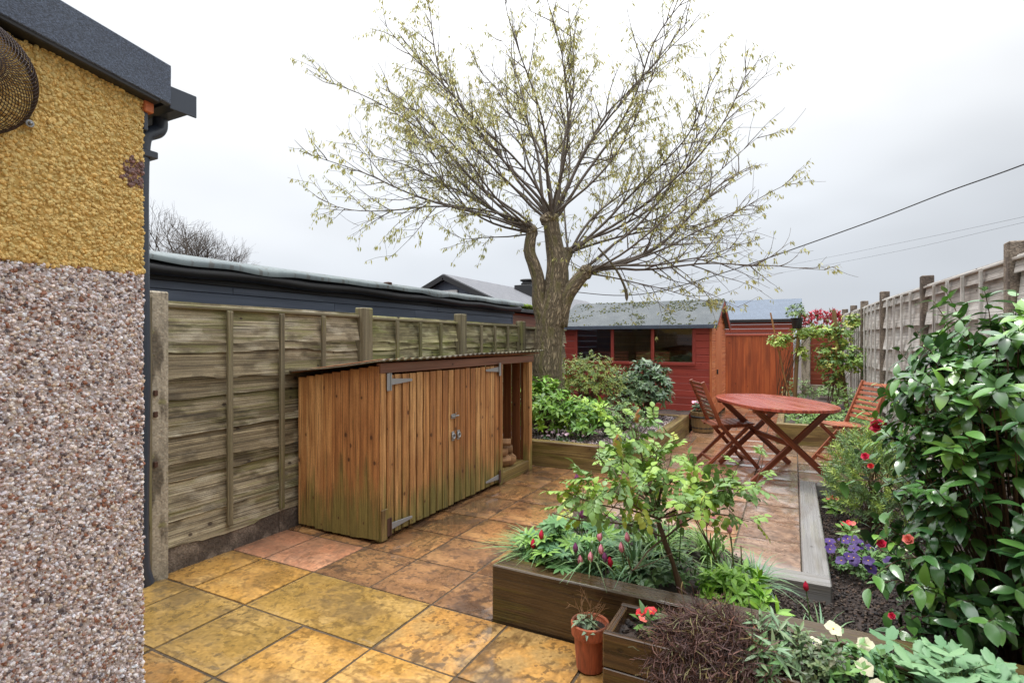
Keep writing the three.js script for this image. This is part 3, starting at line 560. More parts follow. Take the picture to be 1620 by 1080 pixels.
// right boundary: tall concrete posts, pale grey panels
const RP = [[1.62, 0.75], [1.51, 2.87], [1.387, 4.99], [1.265, 7.146], [1.139, 9.134], [1.095, 11.11], [1.045, 12.38], [1.0, 13.72]];
const rl = ['beside the viewpoint', 'behind the big camellia', 'above the camellia, tallest in view', 'behind the upright camellia shoots', 'second in the close row by the photinia', 'slim one before the corner', 'next to the climbing plants', 'in the far corner'];
RP.forEach(([x, f], i) => { rebase(post(`tall dark concrete post of the pale fence, ${rl[i]}`, M.concreteDark, x, f, 2.05, 0.11, 0.11, -0.2, 'fence post', 'concrete_post', 'concrete posts of the pale fence')); });
for (let i = 0; i < RP.length - 1; i++) {
  const [x0, f0] = RP[i], [x1, f1] = RP[i + 1], rows = []; for (let y = 1.93; y > 0.14; y -= (rows.length % 2 ? 0.10 : 0.19)) rows.push(y); rows.push(0.12);
  lapPanel('pale_fence', ['pale grey lap panel of the right hand boundary behind the viewpoint', 'pale grey lap panel behind the camellia base', 'pale grey lap panel rising above the camellia', 'pale grey lap panel behind the camellia shoots', 'pale grey lap panel behind the slatted chair', 'short pale grey panel by the climbers', 'pale grey panel in the far corner'][i], 'pale lap panels', x0, f0 + 0.06, f1 - 0.06, 0.12, 1.92, rows, M.lapGrey, M.lapGrey[0], 4, -1, 520 + i, x1 - x0);
}
// ---------------------------------------------------------------- neighbour's dark outbuilding behind the left fence
{
  const t = thing('dark_outbuilding', 'long slate grey clad outbuilding with corrugated roof edge behind the lap fence', 'building');
  const X = -4.4, F0 = 0.2, F1 = 8.45;
  box(t, 'wall', M.dark, [-7.2, X - 0.02], [-0.2, 2.0], [F0, F1], 0.01);
  for (let k = 0, y = 1.93; y > 0.0; y -= 0.168, k++) { const cut = [F0, 3.1 + (k % 2) * 1.2, 6.2 - (k % 3) * 0.5, F1]; for (let j = 0; j < 3; j++) { const b = box(t, 'cladding_board', M.slate, [X - 0.018, X], [Math.max(-0.15, y - 0.164), y], [cut[j] + 0.001, cut[j + 1] - 0.001], 0.003); b.rotation.z = 0.03; } }
  box(t, 'corner_board', M.slate, [X - 0.03, X + 0.006], [-0.1, 1.93], [F1 + 0.002, F1 + 0.03], 0.003);
  const gp = []; for (let i = 0; i <= 30; i++) gp.push(V(X + 0.10, 1.915 + 0.01 * Math.sin(i * 1.3), lerp(F0, F1 + 0.1, i / 30))); part(t, 'gutter', tubeGeo(gp, taper(0.05, 0.05, 31), 10), M.blackGutter);
  box(t, 'fascia', M.dark, [X + 0.004, X + 0.03], [1.83, 1.97], [F0, F1 + 0.05], 0.004);
  // rolled sheet edge over corrugated roof
  const n = 260, pos = [], idx = [], uv = []; const prof = [[0.16, -0.065], [0.165, -0.03], [0.14, 0.0], [0.09, 0.018], [0.0, 0.03], [-0.5, 0.11], [-1.4, 0.24], [-2.8, 0.42]];
  for (let i = 0; i <= n; i++) { const f = lerp(F0, F1 + 0.15, i / n); prof.forEach(([x, y], j) => { const dent = j < 2 ? (pnoise(f * 2.7, 3, 512, 64, 4) - 0.4) * 0.03 : 0, wav = j > 3 ? 0.012 * Math.sin(f * 42) : 0.004 * Math.sin(f * 9); pos.push(X + x, 2.005 + y + dent + wav + f * 0.003, -f); uv.push(f, x); }); }
  const m = prof.length; for (let i = 0; i < n; i++) for (let j = 0; j < m - 1; j++) { const a = i * m + j, b = a + m; idx.push(a, b, a + 1, a + 1, b, b + 1); }
  const g = new THREE.BufferGeometry(); g.setAttribute('position', new THREE.Float32BufferAttribute(pos, 3)); g.setAttribute('uv', new THREE.Float32BufferAttribute(uv, 2)); g.setIndex(idx); g.computeVertexNormals();
  const rm = M.corrugated.clone(); rm.side = THREE.DoubleSide; part(t, 'roof', g, rm);
  box(t, 'roof_clip', M.rust, [X + 0.05, X + 0.13], [2.0, 2.06], [5.02, 5.09], 0.006);
  rebase(t);
}
{ // low brown building with mossy felt beyond it
  const t = thing('mossy_outbuilding', 'small brown outbuilding with bright green moss on its roof edge', 'building');
  box(t, 'wall', M.closeboard[1], [-7.2, -4.75], [-0.2, 1.9], [9.1, 12.0], 0.01); box(t, 'wall_trim', M.storeBeam, [-4.749, -4.72], [1.5, 1.85], [9.0, 11.9], 0.004);
  const r = box(t, 'roof', M.felt, [-7.4, -4.6], [1.92, 1.99], [8.95, 12.1], 0.01); r.rotation.z = -0.08; r.position.y += 0.1;
  const R = rng(66), it = []; for (let i = 0; i < 900; i++) it.push({ p: V(lerp(-5.1, -4.58, R()), 2.03 + R() * 0.02, lerp(9, 12, R())), d: randDir(R), n: new THREE.Vector3(0, 1, 0), s: 0.6 + R(), c: vary(R, [0.16, 0.24, 0.03], 0.5) });
  stuff(part(t, 'moss', bake(indexed(new THREE.IcosahedronGeometry(0.03, 0)), it), leafMat(0.9, 0))); rebase(t);
}
function indexed(g) { const n = g.attributes.position.count; g.setIndex([...Array(n).keys()]); return g; }
{ // gabled bungalow further off
  const t = thing('gabled_house', 'distant grey gabled house with a square black flue box', 'house');
  const A = [-8.6, 3.2], hw = 1.95, dr = 0.88, f0 = 12.4, f1 = 24;
  box(t, 'wall', M.slate, [A[0] - hw + 0.2, A[0] + hw - 0.2], [-0.2, 2.3], [f0 + 0.2, f1], 0.01);
  const s = new THREE.Shape(); s.moveTo(-hw + 0.2, 2.29); s.lineTo(hw - 0.2, 2.29); s.lineTo(0, A[1] - 0.1); s.closePath();
  const gg = new THREE.ExtrudeGeometry(s, { depth: 0.12, bevelEnabled: false }); gg.translate(A[0], 0, -f0 - 0.32); part(t, 'gable', gg, M.slate);
  for (const sd of [-1, 1]) { const L = Math.hypot(hw, dr), m = part(t, 'roof_slope', chamferBox(L, 0.06, f1 - f0, 0.006, [1.2, 1.2]), M.tileGrey, V(A[0] + sd * hw / 2, A[1] - dr / 2, (f0 + f1) / 2)); m.rotation.z = -sd * Math.atan2(dr, hw);
    const v = part(t, 'bargeboard', chamferBox(L, 0.14, 0.03, 0.004), M.dark, V(A[0] + sd * hw / 2, A[1] - dr / 2 - 0.07, f0 - 0.02)); v.rotation.z = -sd * Math.atan2(dr, hw); }
  box(t, 'gable_sign', M.white, [A[0] - 0.25, A[0] + 0.35], [2.62, 2.78], [f0 + 0.16, f0 + 0.195], 0.003);
  const fl = box(t, 'flue_box', M.dark, [A[0] + 0.25, A[0] + 0.95], [2.75, 3.25], [16.2, 16.9], 0.01); part(fl, 'flue_cap', new THREE.LatheGeometry([[0, 0], [0.24, 0], [0.24, 0.08], [0.2, 0.08], [0.2, 0.14], [0.27, 0.15], [0.27, 0.2], [0, 0.22]].map(a => new THREE.Vector2(...a)), 20), M.dark, new THREE.Vector3(0, 0.25, 0));
  rebase(t);
}

// ---------------------------------------------------------------- log store
{
  const t = thing('log_store', 'low timber log store with two boarded doors, open end bay and sloping sheet roof', 'log store'), R = rng(909);
  const X0 = -3.2, X1 = -2.45, F0 = 2.79, F1 = 5.16, top = f => 1.20;
  // end wall boards, feather edged
  const endB = (f, name, mats, n, y1) => { for (let k = 0; k < n; k++) { const w = (X1 - X0) / n, x = X0 + k * w, yt = lerp(y1[0], y1[1], (k + 0.5) / n), low = 0.012 + R() * 0.014; const m = box(t, name, mats[Math.floor(R() * mats.length)], [x + 0.001, x + w - 0.004 - (k === 1 || k === 7 ? 0.003 : 0)], [low, yt], [f - 0.016, f + 0.002], 0.003, { abs: true, off: [R() * 5, 0] }); m.rotation.y = 0.12 * (f < 4 ? 1 : -1); } };
  endB(F0, 'end_board', M.store, 9, [1.085, 1.19]); 
  endB(F1 - 0.04, 'end_board', [M.storeIn], 7, [1.085, 1.19]);
  for (let k = 0; k < 24; k++) { const w = (F1 - F0 - 0.06) / 24, f = F0 + 0.02 + k * w; box(t, 'back_board', M.storeIn, [X0 + 0.004, X0 + 0.02], [0.03, 1.08], [f + 0.001, f + w - 0.002], 0.003); }
  box(t, 'front_beam', M.storeBeam, [X1 - 0.03, X1 + 0.006], [1.135, 1.205], [F0 + 0.002, F1 + 0.04], 0.004);
  box(t, 'corner_strip', M.store[2], [X1 - 0.04, X1 + 0.004], [0.006, 1.134], [F0 + 0.004, F0 + 0.062], 0.003, { abs: true });
  box(t, 'patch_block', M.sleeperGreen, [X1 + 0.005, X1 + 0.016], [0.01, 0.22], [F0 + 0.006, F0 + 0.066], 0.003);
  // doors
  const door = (f0, f1, n) => {
    const d = new THREE.Group(); d.name = 'door'; t.add(d);
    for (let k = 0; k < n; k++) { const w = (f1 - f0) / n, f = f0 + k * w; const yt = 1.125 - R() * 0.006, m = box(d, 'door_board', M.store[Math.floor(R() * 3)], [X1 - 0.012, X1 + 0.003], [0.028 + R() * 0.008, yt], [f + 0.008, f + w - 0.012], 0.004, { abs: true, off: [R() * 5, 0] }); m.rotation.y = -0.12; }
    box(d, 'backing', M.storeIn, [X1 - 0.026, X1 - 0.02], [0.04, 1.12], [f0, f1], 0.002);
    for (const y of [0.18, 1.0]) box(d, 'ledge', M.storeIn, [X1 - 0.05, X1 - 0.028], [y, y + 0.07], [f0 + 0.02, f1 - 0.02], 0.003);
    return d;
  };
  const d1 = door(2.86, 3.685, 10), d2 = door(3.69, 4.44, 9);
  const hinge = (d, f, y, dir, rusty) => {
    const s = new THREE.Shape(); s.moveTo(0, -0.022); s.lineTo(0.23, -0.008); s.lineTo(0.235, 0); s.lineTo(0.23, 0.008); s.lineTo(0, 0.022); s.closePath();
    const g = new THREE.ExtrudeGeometry(s, { depth: 0.004, bevelEnabled: true, bevelSize: 0.001, bevelThickness: 0.001, bevelSegments: 1 }); g.rotateY(dir > 0 ? Math.PI / 2 : -Math.PI / 2); const m = part(d, 'strap_hinge', g, M.zinc, V(X1 + (dir > 0 ? 0.013 : 0.019), y, f));
    part(m, 'plate', chamferBox(0.005, 0.12, 0.035, 0.001), rusty ? M.rust : M.zinc, new THREE.Vector3(0.002, 0, dir * 0.02)); part(m, 'knuckle', new THREE.CylinderGeometry(0.006, 0.006, 0.12, 8), rusty ? M.rust : M.zinc, new THREE.Vector3(0.006, 0, 0));
    return m;
  };
  hinge(d1, 2.885, 1.075, 1); hinge(d1, 2.885, 0.09, 1, true); hinge(d2, 4.405, 1.09, -1); hinge(d2, 4.405, 0.09, -1, true);
  const bolt = new THREE.Group(); bolt.name = 'bolt'; d1.add(bolt); part(bolt, 'bolt_bar', tubeGeo([V(X1 + 0.016, 0.745, 3.63), V(X1 + 0.016, 0.745, 3.73)], [0.006, 0.006], 8), M.zinc); part(bolt, 'bolt_plate', chamferBox(0.005, 0.035, 0.06, 0.001), M.zinc, V(X1 + 0.009, 0.745, 3.66)); part(bolt, 'bolt_knob', tubeGeo([V(X1 + 0.016, 0.745, 3.67), V(X1 + 0.03, 0.775, 3.67)], [0.005, 0.005], 8), M.zinc);
  for (const [d, f] of [[d1, 3.655], [d2, 3.735]]) { const r = new THREE.TorusGeometry(0.02, 0.006, 8, 20); r.rotateY(Math.PI / 2); part(d, 'ring_pull', r, M.zinc, V(X1 + 0.016, 0.585, f)); part(d, 'pull_plate', chamferBox(0.005, 0.075, 0.036, 0.002), M.zinc, V(X1 + 0.009, 0.585, f)); }
  // open bay
  box(t, 'bay_post', M.store[1], [X1 - 0.06, X1 + 0.004], [0.0, 1.134], [4.45, 4.51], 0.003, { abs: true });
  box(t, 'bay_post', M.store[2], [X1 - 0.07, X1 + 0.004], [0.0, 1.134], [5.09, 5.16], 0.003, { abs: true });
  box(t, 'bay_partition', M.storeIn, [X0 + 0.03, X1 - 0.07], [0.03, 1.08], [4.46, 4.475], 0.003);
  for (let k = 0; k < 5; k++) { const x = lerp(X0 + 0.03, X1 - 0.03, k / 5), x1 = lerp(X0 + 0.03, X1 - 0.03, (k + 1) / 5); box(t, 'floor_board', M.sleeperGreen, [x + 0.002, x1 - 0.002], [0.085, 0.105], [4.48, 5.11], 0.003); }
  box(t, 'sill', M.sleeperGreen, [X1 - 0.028, X1 + 0.002], [0.0, 0.108], [4.512, 5.088], 0.004);
  // roof: overlapping corrugated sheets with a ragged front edge
  const nf = 300, nx = 8, pos = [], idx = [], uv = [], th = 0.007, xa = -3.30, xb = -2.37;
  for (let layer = 0; layer < 2; layer++) for (let i = 0; i <= nf; i++) for (let j = 0; j <= nx; j++) {
    const f = lerp(F0 - 0.07, F1 + 0.14, i / nf), xx = lerp(xa, xb + (pnoise(f * 6, 1, 512, 64, 71) - 0.5) * 0.025, j / nx), y = lerp(1.125, 1.238, j / nx) + 0.005 * Math.sin(f * 82) + (pnoise(f * 1.5, j * 0.2, 512, 64, 77) - 0.5) * 0.018 + (layer ? -th : 0) + (f - F0) * 0.006;
    pos.push(xx, y, -f); uv.push(xx * 2, f / 2);
  }
  const row = nx + 1, lay = (nf + 1) * row; for (let l = 0; l < 2; l++) for (let i = 0; i < nf; i++) for (let j = 0; j < nx; j++) { const a = l * lay + i * row + j, b = a + row; l ? idx.push(a, b, a + 1, a + 1, b, b + 1) : idx.push(a, a + 1, b, a + 1, b + 1, b); }
  for (let i = 0; i < nf; i++) for (const j of [0, nx]) { const a = i * row + j, b = a + row; idx.push(a, b, a + lay, b, b + lay, a + lay); }
  for (let j = 0; j < nx; j++) for (const i of [0, nf]) { const a = i * row + j, b = a + 1; idx.push(a, b, a + lay, b, b + lay, a + lay); }
  const g = new THREE.BufferGeometry(); g.setAttribute('position', new THREE.Float32BufferAttribute(pos, 3)); g.setAttribute('uv', new THREE.Float32BufferAttribute(uv, 2)); g.setIndex(idx); g.computeVertexNormals(); const rm = M.storeRoof.clone(); rm.side = THREE.DoubleSide; rm.userData.tile = [0.5, 2]; part(t, 'roof_sheet', g, rm);
  box(t, 'roof_lining', M.storeIn, [-3.28, -2.40], [1.17, 1.182], [F0 - 0.05, F1 + 0.09], 0.003).rotation.z = 0.12;
  for (const f of [3.3, 4.5]) { const r = box(t, 'rafter', M.storeIn, [-3.18, -2.485], [1.10, 1.14], [f, f + 0.04], 0.003); r.rotation.z = 0.12; }
  rebase(t);
  // logs in the bay
  const lm = dye(M.pole, 1.5, 1.3, 1.45);
  const logs = [[-2.6, 0.165, 4.66, 0.058, 0.28, -0.9], [-2.56, 0.17, 4.84, 0.062, 0.2, 0.9], [-2.62, 0.265, 4.72, 0.056, 0.3, -0.6], [-2.58, 0.265, 4.6, 0.05, 0.26, -1.1], [-2.6, 0.35, 4.64, 0.042, 0.3, -0.35], [-2.8, 0.165, 4.95, 0.06, 0.3, 0.1], [-2.8, 0.2, 4.68, 0.06, 0.3, 0.3]];
  logs.forEach(([x, y, f, r, L, a], i) => {
    const l = thing('firewood_log', ['short split log on the bay floor against the door post', 'blunt log lying across the bay floor front', 'pale split log resting on two others', 'rounded log leaning at the post', 'upper log of the small heap', 'log by itself at the back of the bay', 'log half hidden behind the heap', 'thin stick like log topmost in the heap', 'log against the back boards'][i], 'log', 'firewood in the log store');
    const d = new THREE.Vector3(Math.cos(a), 0.05, Math.sin(a)).multiplyScalar(L / 2), c = V(x, y, f), pts = []; for (let k = 0; k <= 6; k++) pts.push(c.clone().addScaledVector(d, -1 + k / 3));
    part(l, 'bark', tubeGeo(pts, taper(r, r * 0.88, 7), 9, { tu: 0.2, tv: 0.4, noise: (q, n, ii) => (hash(Math.round(q * 1.43), 3, i) - 0.55) * 0.6 + (hash(ii, 5, i) - 0.5) * 0.12 }), dye(lm, ...[[1.5, 1.3, 1.45], [1.2, 1.0, 1.05], [0.9, 0.78, 0.85]][i % 3])); rebase(l);
  });
}

// ---------------------------------------------------------------- red shed
{
  const t = thing('red_shed', 'red shiplap garden shed with three windows and mossy felt roof', 'shed');
  const X0 = -3.85, X1 = -1.19, F0 = 9.4, F1 = 11.46, EV = 1.62, RD = 2.07, FM = (F0 + F1) / 2, bh = 0.118;
  const win = [[-3.54, -2.915], [-2.82, -2.205], [-2.105, -1.48]], wy = [1.0, 1.60];
  for (let y = 0.06, k = 0; y < EV - 0.02; y += bh, k++) {
    const y1 = Math.min(EV, y + bh - 0.004), mid = (y + y1) / 2;
    const segs = mid > wy[0] - 0.05 ? [[X0, -3.56], [-1.46, X1 - 0.03]] : [[X0, X1 - 0.03]];
    for (const [a, b] of segs) { const m = box(t, 'shiplap_board', M.shedRed, [a, b], [y, y1], [F0, F0 + 0.014], 0.004); m.rotation.x = 0.035; }
    for (const [a, b] of [[F0 + 0.02, F1]]) { box(t, 'shiplap_board', M.shedRed, [X0, X0 + 0.014], [y, y1], [a, b], 0.004); }
    // door side: boards each side of the door
    for (const [a, b] of [[F0 + 0.001, F0 + 0.55], [F1 - 0.66, F1]]) { const m = box(t, 'shiplap_board', M.shedOrange, [X1 - 0.014, X1], [y, y1], [a, b], 0.004); m.rotation.z = -0.03; }
  }
  box(t, 'back_wall', M.storeIn, [X0, X1 - 0.02], [0.05, EV], [F1 - 0.015, F1 - 0.001], 0.004); box(t, 'floor', M.storeIn, [X0 + 0.02, X1 - 0.02], [0.03, 0.058], [F0 + 0.02, F1 - 0.02], 0.004);
  box(t, 'bearer', M.sleeper, [X0, X1], [-0.05, 0.045], [F0 + 0.02, F0 + 0.1], 0.004); box(t, 'bearer', M.sleeper, [X0, X1], [-0.05, 0.045], [F1 - 0.1, F1 - 0.02], 0.004);
  // window band
  box(t, 'window_sill', M.shedRed, [-3.57, -1.45], [wy[0] - 0.055, wy[0]], [F0 - 0.025, F0 + 0.02], 0.004);
  box(t, 'window_head', M.shedRed, [-3.57, -1.45], [wy[1], EV], [F0 - 0.005, F0 + 0.02], 0.004);
  for (const x of [-3.562, -2.868, -2.155, -1.468]) box(t, 'mullion', M.shedRed, [x - 0.028, x + 0.028], [wy[0], wy[1]], [F0 - 0.012, F0 + 0.02], 0.004);
  for (const [a, b] of win) box(t, 'window_pane', M.glass, [a - 0.01, b + 0.01], [wy[0] + 0.002, wy[1] - 0.002], [F0 + 0.006, F0 + 0.010], 0.001);
  box(t, 'shelf', M.storeIn, [X0 + 0.05, X1 - 0.1], [0.95, 0.97], [F0 + 0.04, F0 + 0.3], 0.003);
  for (const [a, b] of [[-3.35, -2.7], [-2.55, -1.95]]) for (let k = 0; k < 3; k++) box(t, 'stored_slat', M.teak, [a, b], [1.0 + k * 0.06, 1.045 + k * 0.06], [F0 + 0.42, F0 + 0.44], 0.003);
  // gable end and door
  for (let y = EV, k = 0; y < RD - 0.04; y += 0.09, k++) { const q = 1 - (y + 0.045 - EV) / (RD - EV), hw = (F1 - F0) / 2 * q; box(t, 'gable_board', M.shedOrange, [X1 - 0.014, X1], [y, y + 0.087], [FM - hw, FM + hw], 0.004); box(t, 'gable_board', M.shedRed, [X0, X0 + 0.014], [y, y + 0.087], [FM - hw, FM + hw], 0.004); }
  const d = new THREE.Group(); d.name = 'door'; t.add(d);
  for (let k = 0; k < 8; k++) { const w = 0.84 / 8, f = F0 + 0.555 + k * w; box(d, 'door_board', M.shedOrange, [X1 - 0.01, X1 + 0.006], [0.07, 1.66], [f + 0.001, f + w - 0.002], 0.003); }
  box(d, 'door_latch', M.dark, [X1 + 0.008, X1 + 0.03], [0.78, 0.86], [F0 + 0.60, F0 + 0.66], 0.004);
  box(t, 'corner_trim', M.shedOrange, [X1 - 0.03, X1 + 0.008], [0.05, EV], [F0 - 0.012, F0 - 0.001], 0.003);
  const hw = (F1 - F0) / 2 + 0.09, dr = (RD - EV) * hw / ((F1 - F0) / 2), L = Math.hypot(hw, dr), an = Math.atan2(dr, hw);
  for (const s of [-1, 1]) { const m = part(t, 'roof_slope', chamferBox(X1 - X0 + 0.2, 0.03, L, 0.006, [0.8, 0.8]), M.felt, V((X0 + X1) / 2, RD + 0.035 - dr / 2, FM + s * hw / 2)); m.rotation.x = -s * an;
    const bb = part(t, 'bargeboard', chamferBox(0.018, 0.09, L, 0.003), M.shedTrim, V(X1 + 0.085, RD - 0.01 - dr / 2, FM + s * hw / 2)); bb.rotation.x = -s * an; }
  box(t, 'felt_drip', M.feltDark, [X0 - 0.1, X1 + 0.1], [EV - 0.055, EV + 0.01], [F0 - 0.115, F0 - 0.095], 0.004);
  const R = rng(1234), it = []; for (let i = 0; i < 2600; i++) { const q = R(), x = lerp(X0, X1 + 0.08, Math.pow(R(), 0.7)), n = fbm(x / 8 + 2, q, 40, 5, 3, 9); if (n < (q < 0.45 ? 0.5 : 0.6)) continue; it.push({ p: V(x, RD + 0.052 - dr * q, FM - hw * q), d: randDir(R), n: new THREE.Vector3(0, 1, 0), s: 0.4 + R(), c: R() < 0.45 ? vary(R, [0.11, 0.11, 0.02], 0.6) : vary(R, [0.06, 0.07, 0.03], 0.6) }); }
  stuff(part(t, 'moss', bake(indexed(new THREE.IcosahedronGeometry(0.013, 0)), it), leafMat(0.9, 0)));
  rebase(t);
}
// ---------------------------------------------------------------- back of the garden
{
  const t = thing('closeboard_gate', 'orange brown vertical board gate beside the red shed', 'gate'); const R = rng(43);
  for (let k = 0; k < 13; k++) { const w = 1.55 / 13, x = -1.55 + k * w; box(t, 'board', M.closeboard[Math.floor(R() * 3)], [x + 0.002, x + w + 0.004], [0.05, 1.48], [13.78, 13.795], 0.003).rotation.y = 0.06; }
  box(t, 'top_rail', M.backClad, [-1.56, 0.02], [1.482, 1.53], [13.76, 13.82], 0.004); rebase(t);
  const s = thing('neighbour_shed', 'neighbouring shed with blue grey felt roof above the gate', 'shed');
  box(s, 'wall', M.backClad, [-4.0, 0.0], [-0.2, 1.55], [14.23, 16.5], 0.01);
  for (let k = 0; k < 3; k++) box(s, 'cladding_board', M.backClad, [-4.0, 0.0], [1.551 + k * 0.105, 1.65 + k * 0.105], [14.2, 14.215], 0.004).rotation.x = 0.05;
  const r = part(s, 'roof_slope', chamferBox(4.3, 0.03, 1.85, 0.005, [0.8, 0.8]), M.feltBlue, V(-1.95, 2.16, 15.0)); const r2 = part(s, 'roof_slope', chamferBox(4.3, 0.03, 1.8, 0.005, [0.8, 0.8]), M.feltBlue, V(-1.95, 2.16, 16.73)); r2.rotation.x = -0.32;
  r.rotation.x = 0.32;  box(s, 'fascia', M.blackGutter, [-4.1, 0.2], [1.80, 1.875], [14.08, 14.1], 0.004); rebase(s);
  const p = post('mottled concrete post between gate and rust red panel', M.concrete, 0.25, 13.79, 1.56, 0.1, 0.17); rebase(p);
  rebase(post('concrete post at the corner of the rust red panel', M.concrete, 1.2, 13.85, 1.56, 0.1, 0.1));
  const b = thing('rust_red_panel', 'rust red horizontal board fence panel behind the climbers', 'fence panel');
  for (let k = 0; k < 9; k++) box(b, 'lap_board', M.backRed, [0.34, 1.15], [0.39 + k * 0.128, 0.39 + k * 0.128 + 0.135], [13.8, 13.815], 0.004).rotation.x = 0.06; rebase(b);
  const gb = thing('pale_gravel_board', 'pale concrete gravel board below the rust red panel', 'gravel board'); box(gb, 'slab', M.concrete, [0.34, 1.15], [-0.1, 0.385], [13.79, 13.84], 0.006); rebase(gb);
}

// ---------------------------------------------------------------- table and chairs
{
  const t = thing('garden_table', 'oval red brown slatted folding table on crossed legs', 'table');
  const a = 0.78, b = 0.46, e = 2.5, sup = (A, B, n = 72) => Array.from({ length: n }, (_, i) => { const q = i / n * Math.PI * 2, c = Math.cos(q), s = Math.sin(q); return [A * Math.sign(c) * Math.pow(Math.abs(c), 2 / e), B * Math.sign(s) * Math.pow(Math.abs(s), 2 / e)]; });
  const ext = (pts, hole, th) => { const s = new THREE.Shape(pts.map(p => new THREE.Vector2(...p))); if (hole) s.holes.push(new THREE.Path(hole.map(p => new THREE.Vector2(...p)))); const g = new THREE.ExtrudeGeometry(s, { depth: th, bevelEnabled: true, bevelSize: 0.003, bevelThickness: 0.003, bevelSegments: 2 }); g.rotateX(-Math.PI / 2);
    const uv = g.attributes.uv, p = g.attributes.position; const o = UR() * 5; for (let i = 0; i < uv.count; i++) uv.setXY(i, p.getZ(i) / 0.3 + o, p.getX(i) / 1.2 + o); return g; };
  part(t, 'border', ext(sup(a, b), sup(a - 0.085, b - 0.085), 0.022), M.teakTop, new THREE.Vector3(0, 0.708, 0));
  const A = a - 0.09, B = b - 0.09, n = 8;
  for (let k = 0; k < n; k++) { const y0 = -B + 2 * B * k / n + 0.005, y1 = -B + 2 * B * (k + 1) / n - 0.005, hx = y => A * Math.pow(Math.max(0, 1 - Math.pow(Math.abs(y) / B, e)), 1 / e), pts = []; for (let i = 0; i <= 6; i++) { const y = lerp(y0, y1, i / 6); pts.push([hx(y), y]); } for (let i = 6; i >= 0; i--) { const y = lerp(y0, y1, i / 6); pts.push([-hx(y) - 1e-4, y]); } part(t, 'top_slat', ext(pts, null, 0.018), M.teakTop, new THREE.Vector3(0, 0.709, 0)); }
  for (const x of [-0.45, 0.45]) part(t, 'rail', chamferBox(0.04, 0.04, 0.78, 0.004, M.teak.userData.tile), M.teak, new THREE.Vector3(x, 0.686, 0));
  for (const z of [-0.3, 0.3]) part(t, 'rail', chamferBox(1.1, 0.035, 0.03, 0.004, M.teak.userData.tile), M.teak, new THREE.Vector3(0, 0.688, z));
  for (const x of [-0.42, 0.42]) for (const s of [-1, 1]) beam(t, 'leg', M.teak, new THREE.Vector3(x + s * 0.014, 0.0, -s * 0.38), new THREE.Vector3(x + s * 0.014, 0.68, s * 0.34), 0.026, 0.058, 0.004, new THREE.Vector3(1, 0, 0));
  part(t, 'stretcher', chamferBox(0.8, 0.05, 0.024, 0.004, M.teak.userData.tile), M.teak, new THREE.Vector3(0, 0.355, 0)); 
  t.position.copy(V(-0.19, 0.008, 6.15)); t.rotation.y = Math.atan2(0.89, -0.45);
}
function makeChair(label, mat, pos, face) {
  const t = thing('folding_chair', label, 'chair', 'slatted folding chairs at the table'), w = 0.215, v3 = (x, y, z) => new THREE.Vector3(x, y, z);
  for (const s of [-1, 1]) {
    const up = beam(t, 'back_upright', mat, v3(-0.12, 0.44, s * w), v3(-0.315, 0.91, s * w), 0.022, 0.042, 0.004, v3(0, 0, 1)); 
    beam(t, 'leg', mat, v3(0.27, 0.0, s * w), v3(-0.125, 0.455, s * w), 0.0222, 0.042, 0.004, v3(0, 0, 1));
    beam(t, 'leg', mat, v3(-0.27, 0.0, s * (w - 0.03)), v3(0.17, 0.43, s * (w - 0.03)), 0.022, 0.04, 0.004, v3(0, 0, 1));
    beam(t, 'seat_rail', mat, v3(-0.19, 0.425, s * (w - 0.055)), v3(0.22, 0.447, s * (w - 0.055)), 0.022, 0.03, 0.003, v3(0, 0, 1));
  }
  for (let k = 0; k < 7; k++) { const x = lerp(-0.18, 0.215, k / 6), m = part(t, 'seat_slat', chamferBox(0.052, 0.014, 0.385, 0.003, mat.userData.tile), mat, v3(x, 0.455 + (x) * 0.05, 0)); m.rotation.z = 0.05; }
  for (let k = 0; k < 8; k++) { const q = lerp(0.2, 0.94, k / 7), m = part(t, 'back_slat', chamferBox(0.012, 0.036, 2 * w - 0.024, 0.003, mat.userData.tile), mat, v3(lerp(-0.12, -0.315, q), lerp(0.44, 0.91, q), 0)); m.rotation.z = 0.39; }
  for (const [x, y] of [[-0.2, 0.072], [0.2, 0.08]]) part(t, 'cross_bar', chamferBox(0.02, 0.03, 2 * (w - (x < 0 ? 0.045 : 0.012)), 0.003, mat.userData.tile), mat, v3(x, y, 0));
  t.position.copy(pos); t.rotation.y = face; return t;
}
makeChair('dark folding slatted chair with its back to the red shed', M.teak, V(-0.66, 0.008, 6.35), Math.atan2(0.42, 0.9));
makeChair('pale orange slatted folding chair beside the pale fence', M.teakPale, V(0.5, 0.008, 6.78), Math.atan2(-0.42, -0.9));

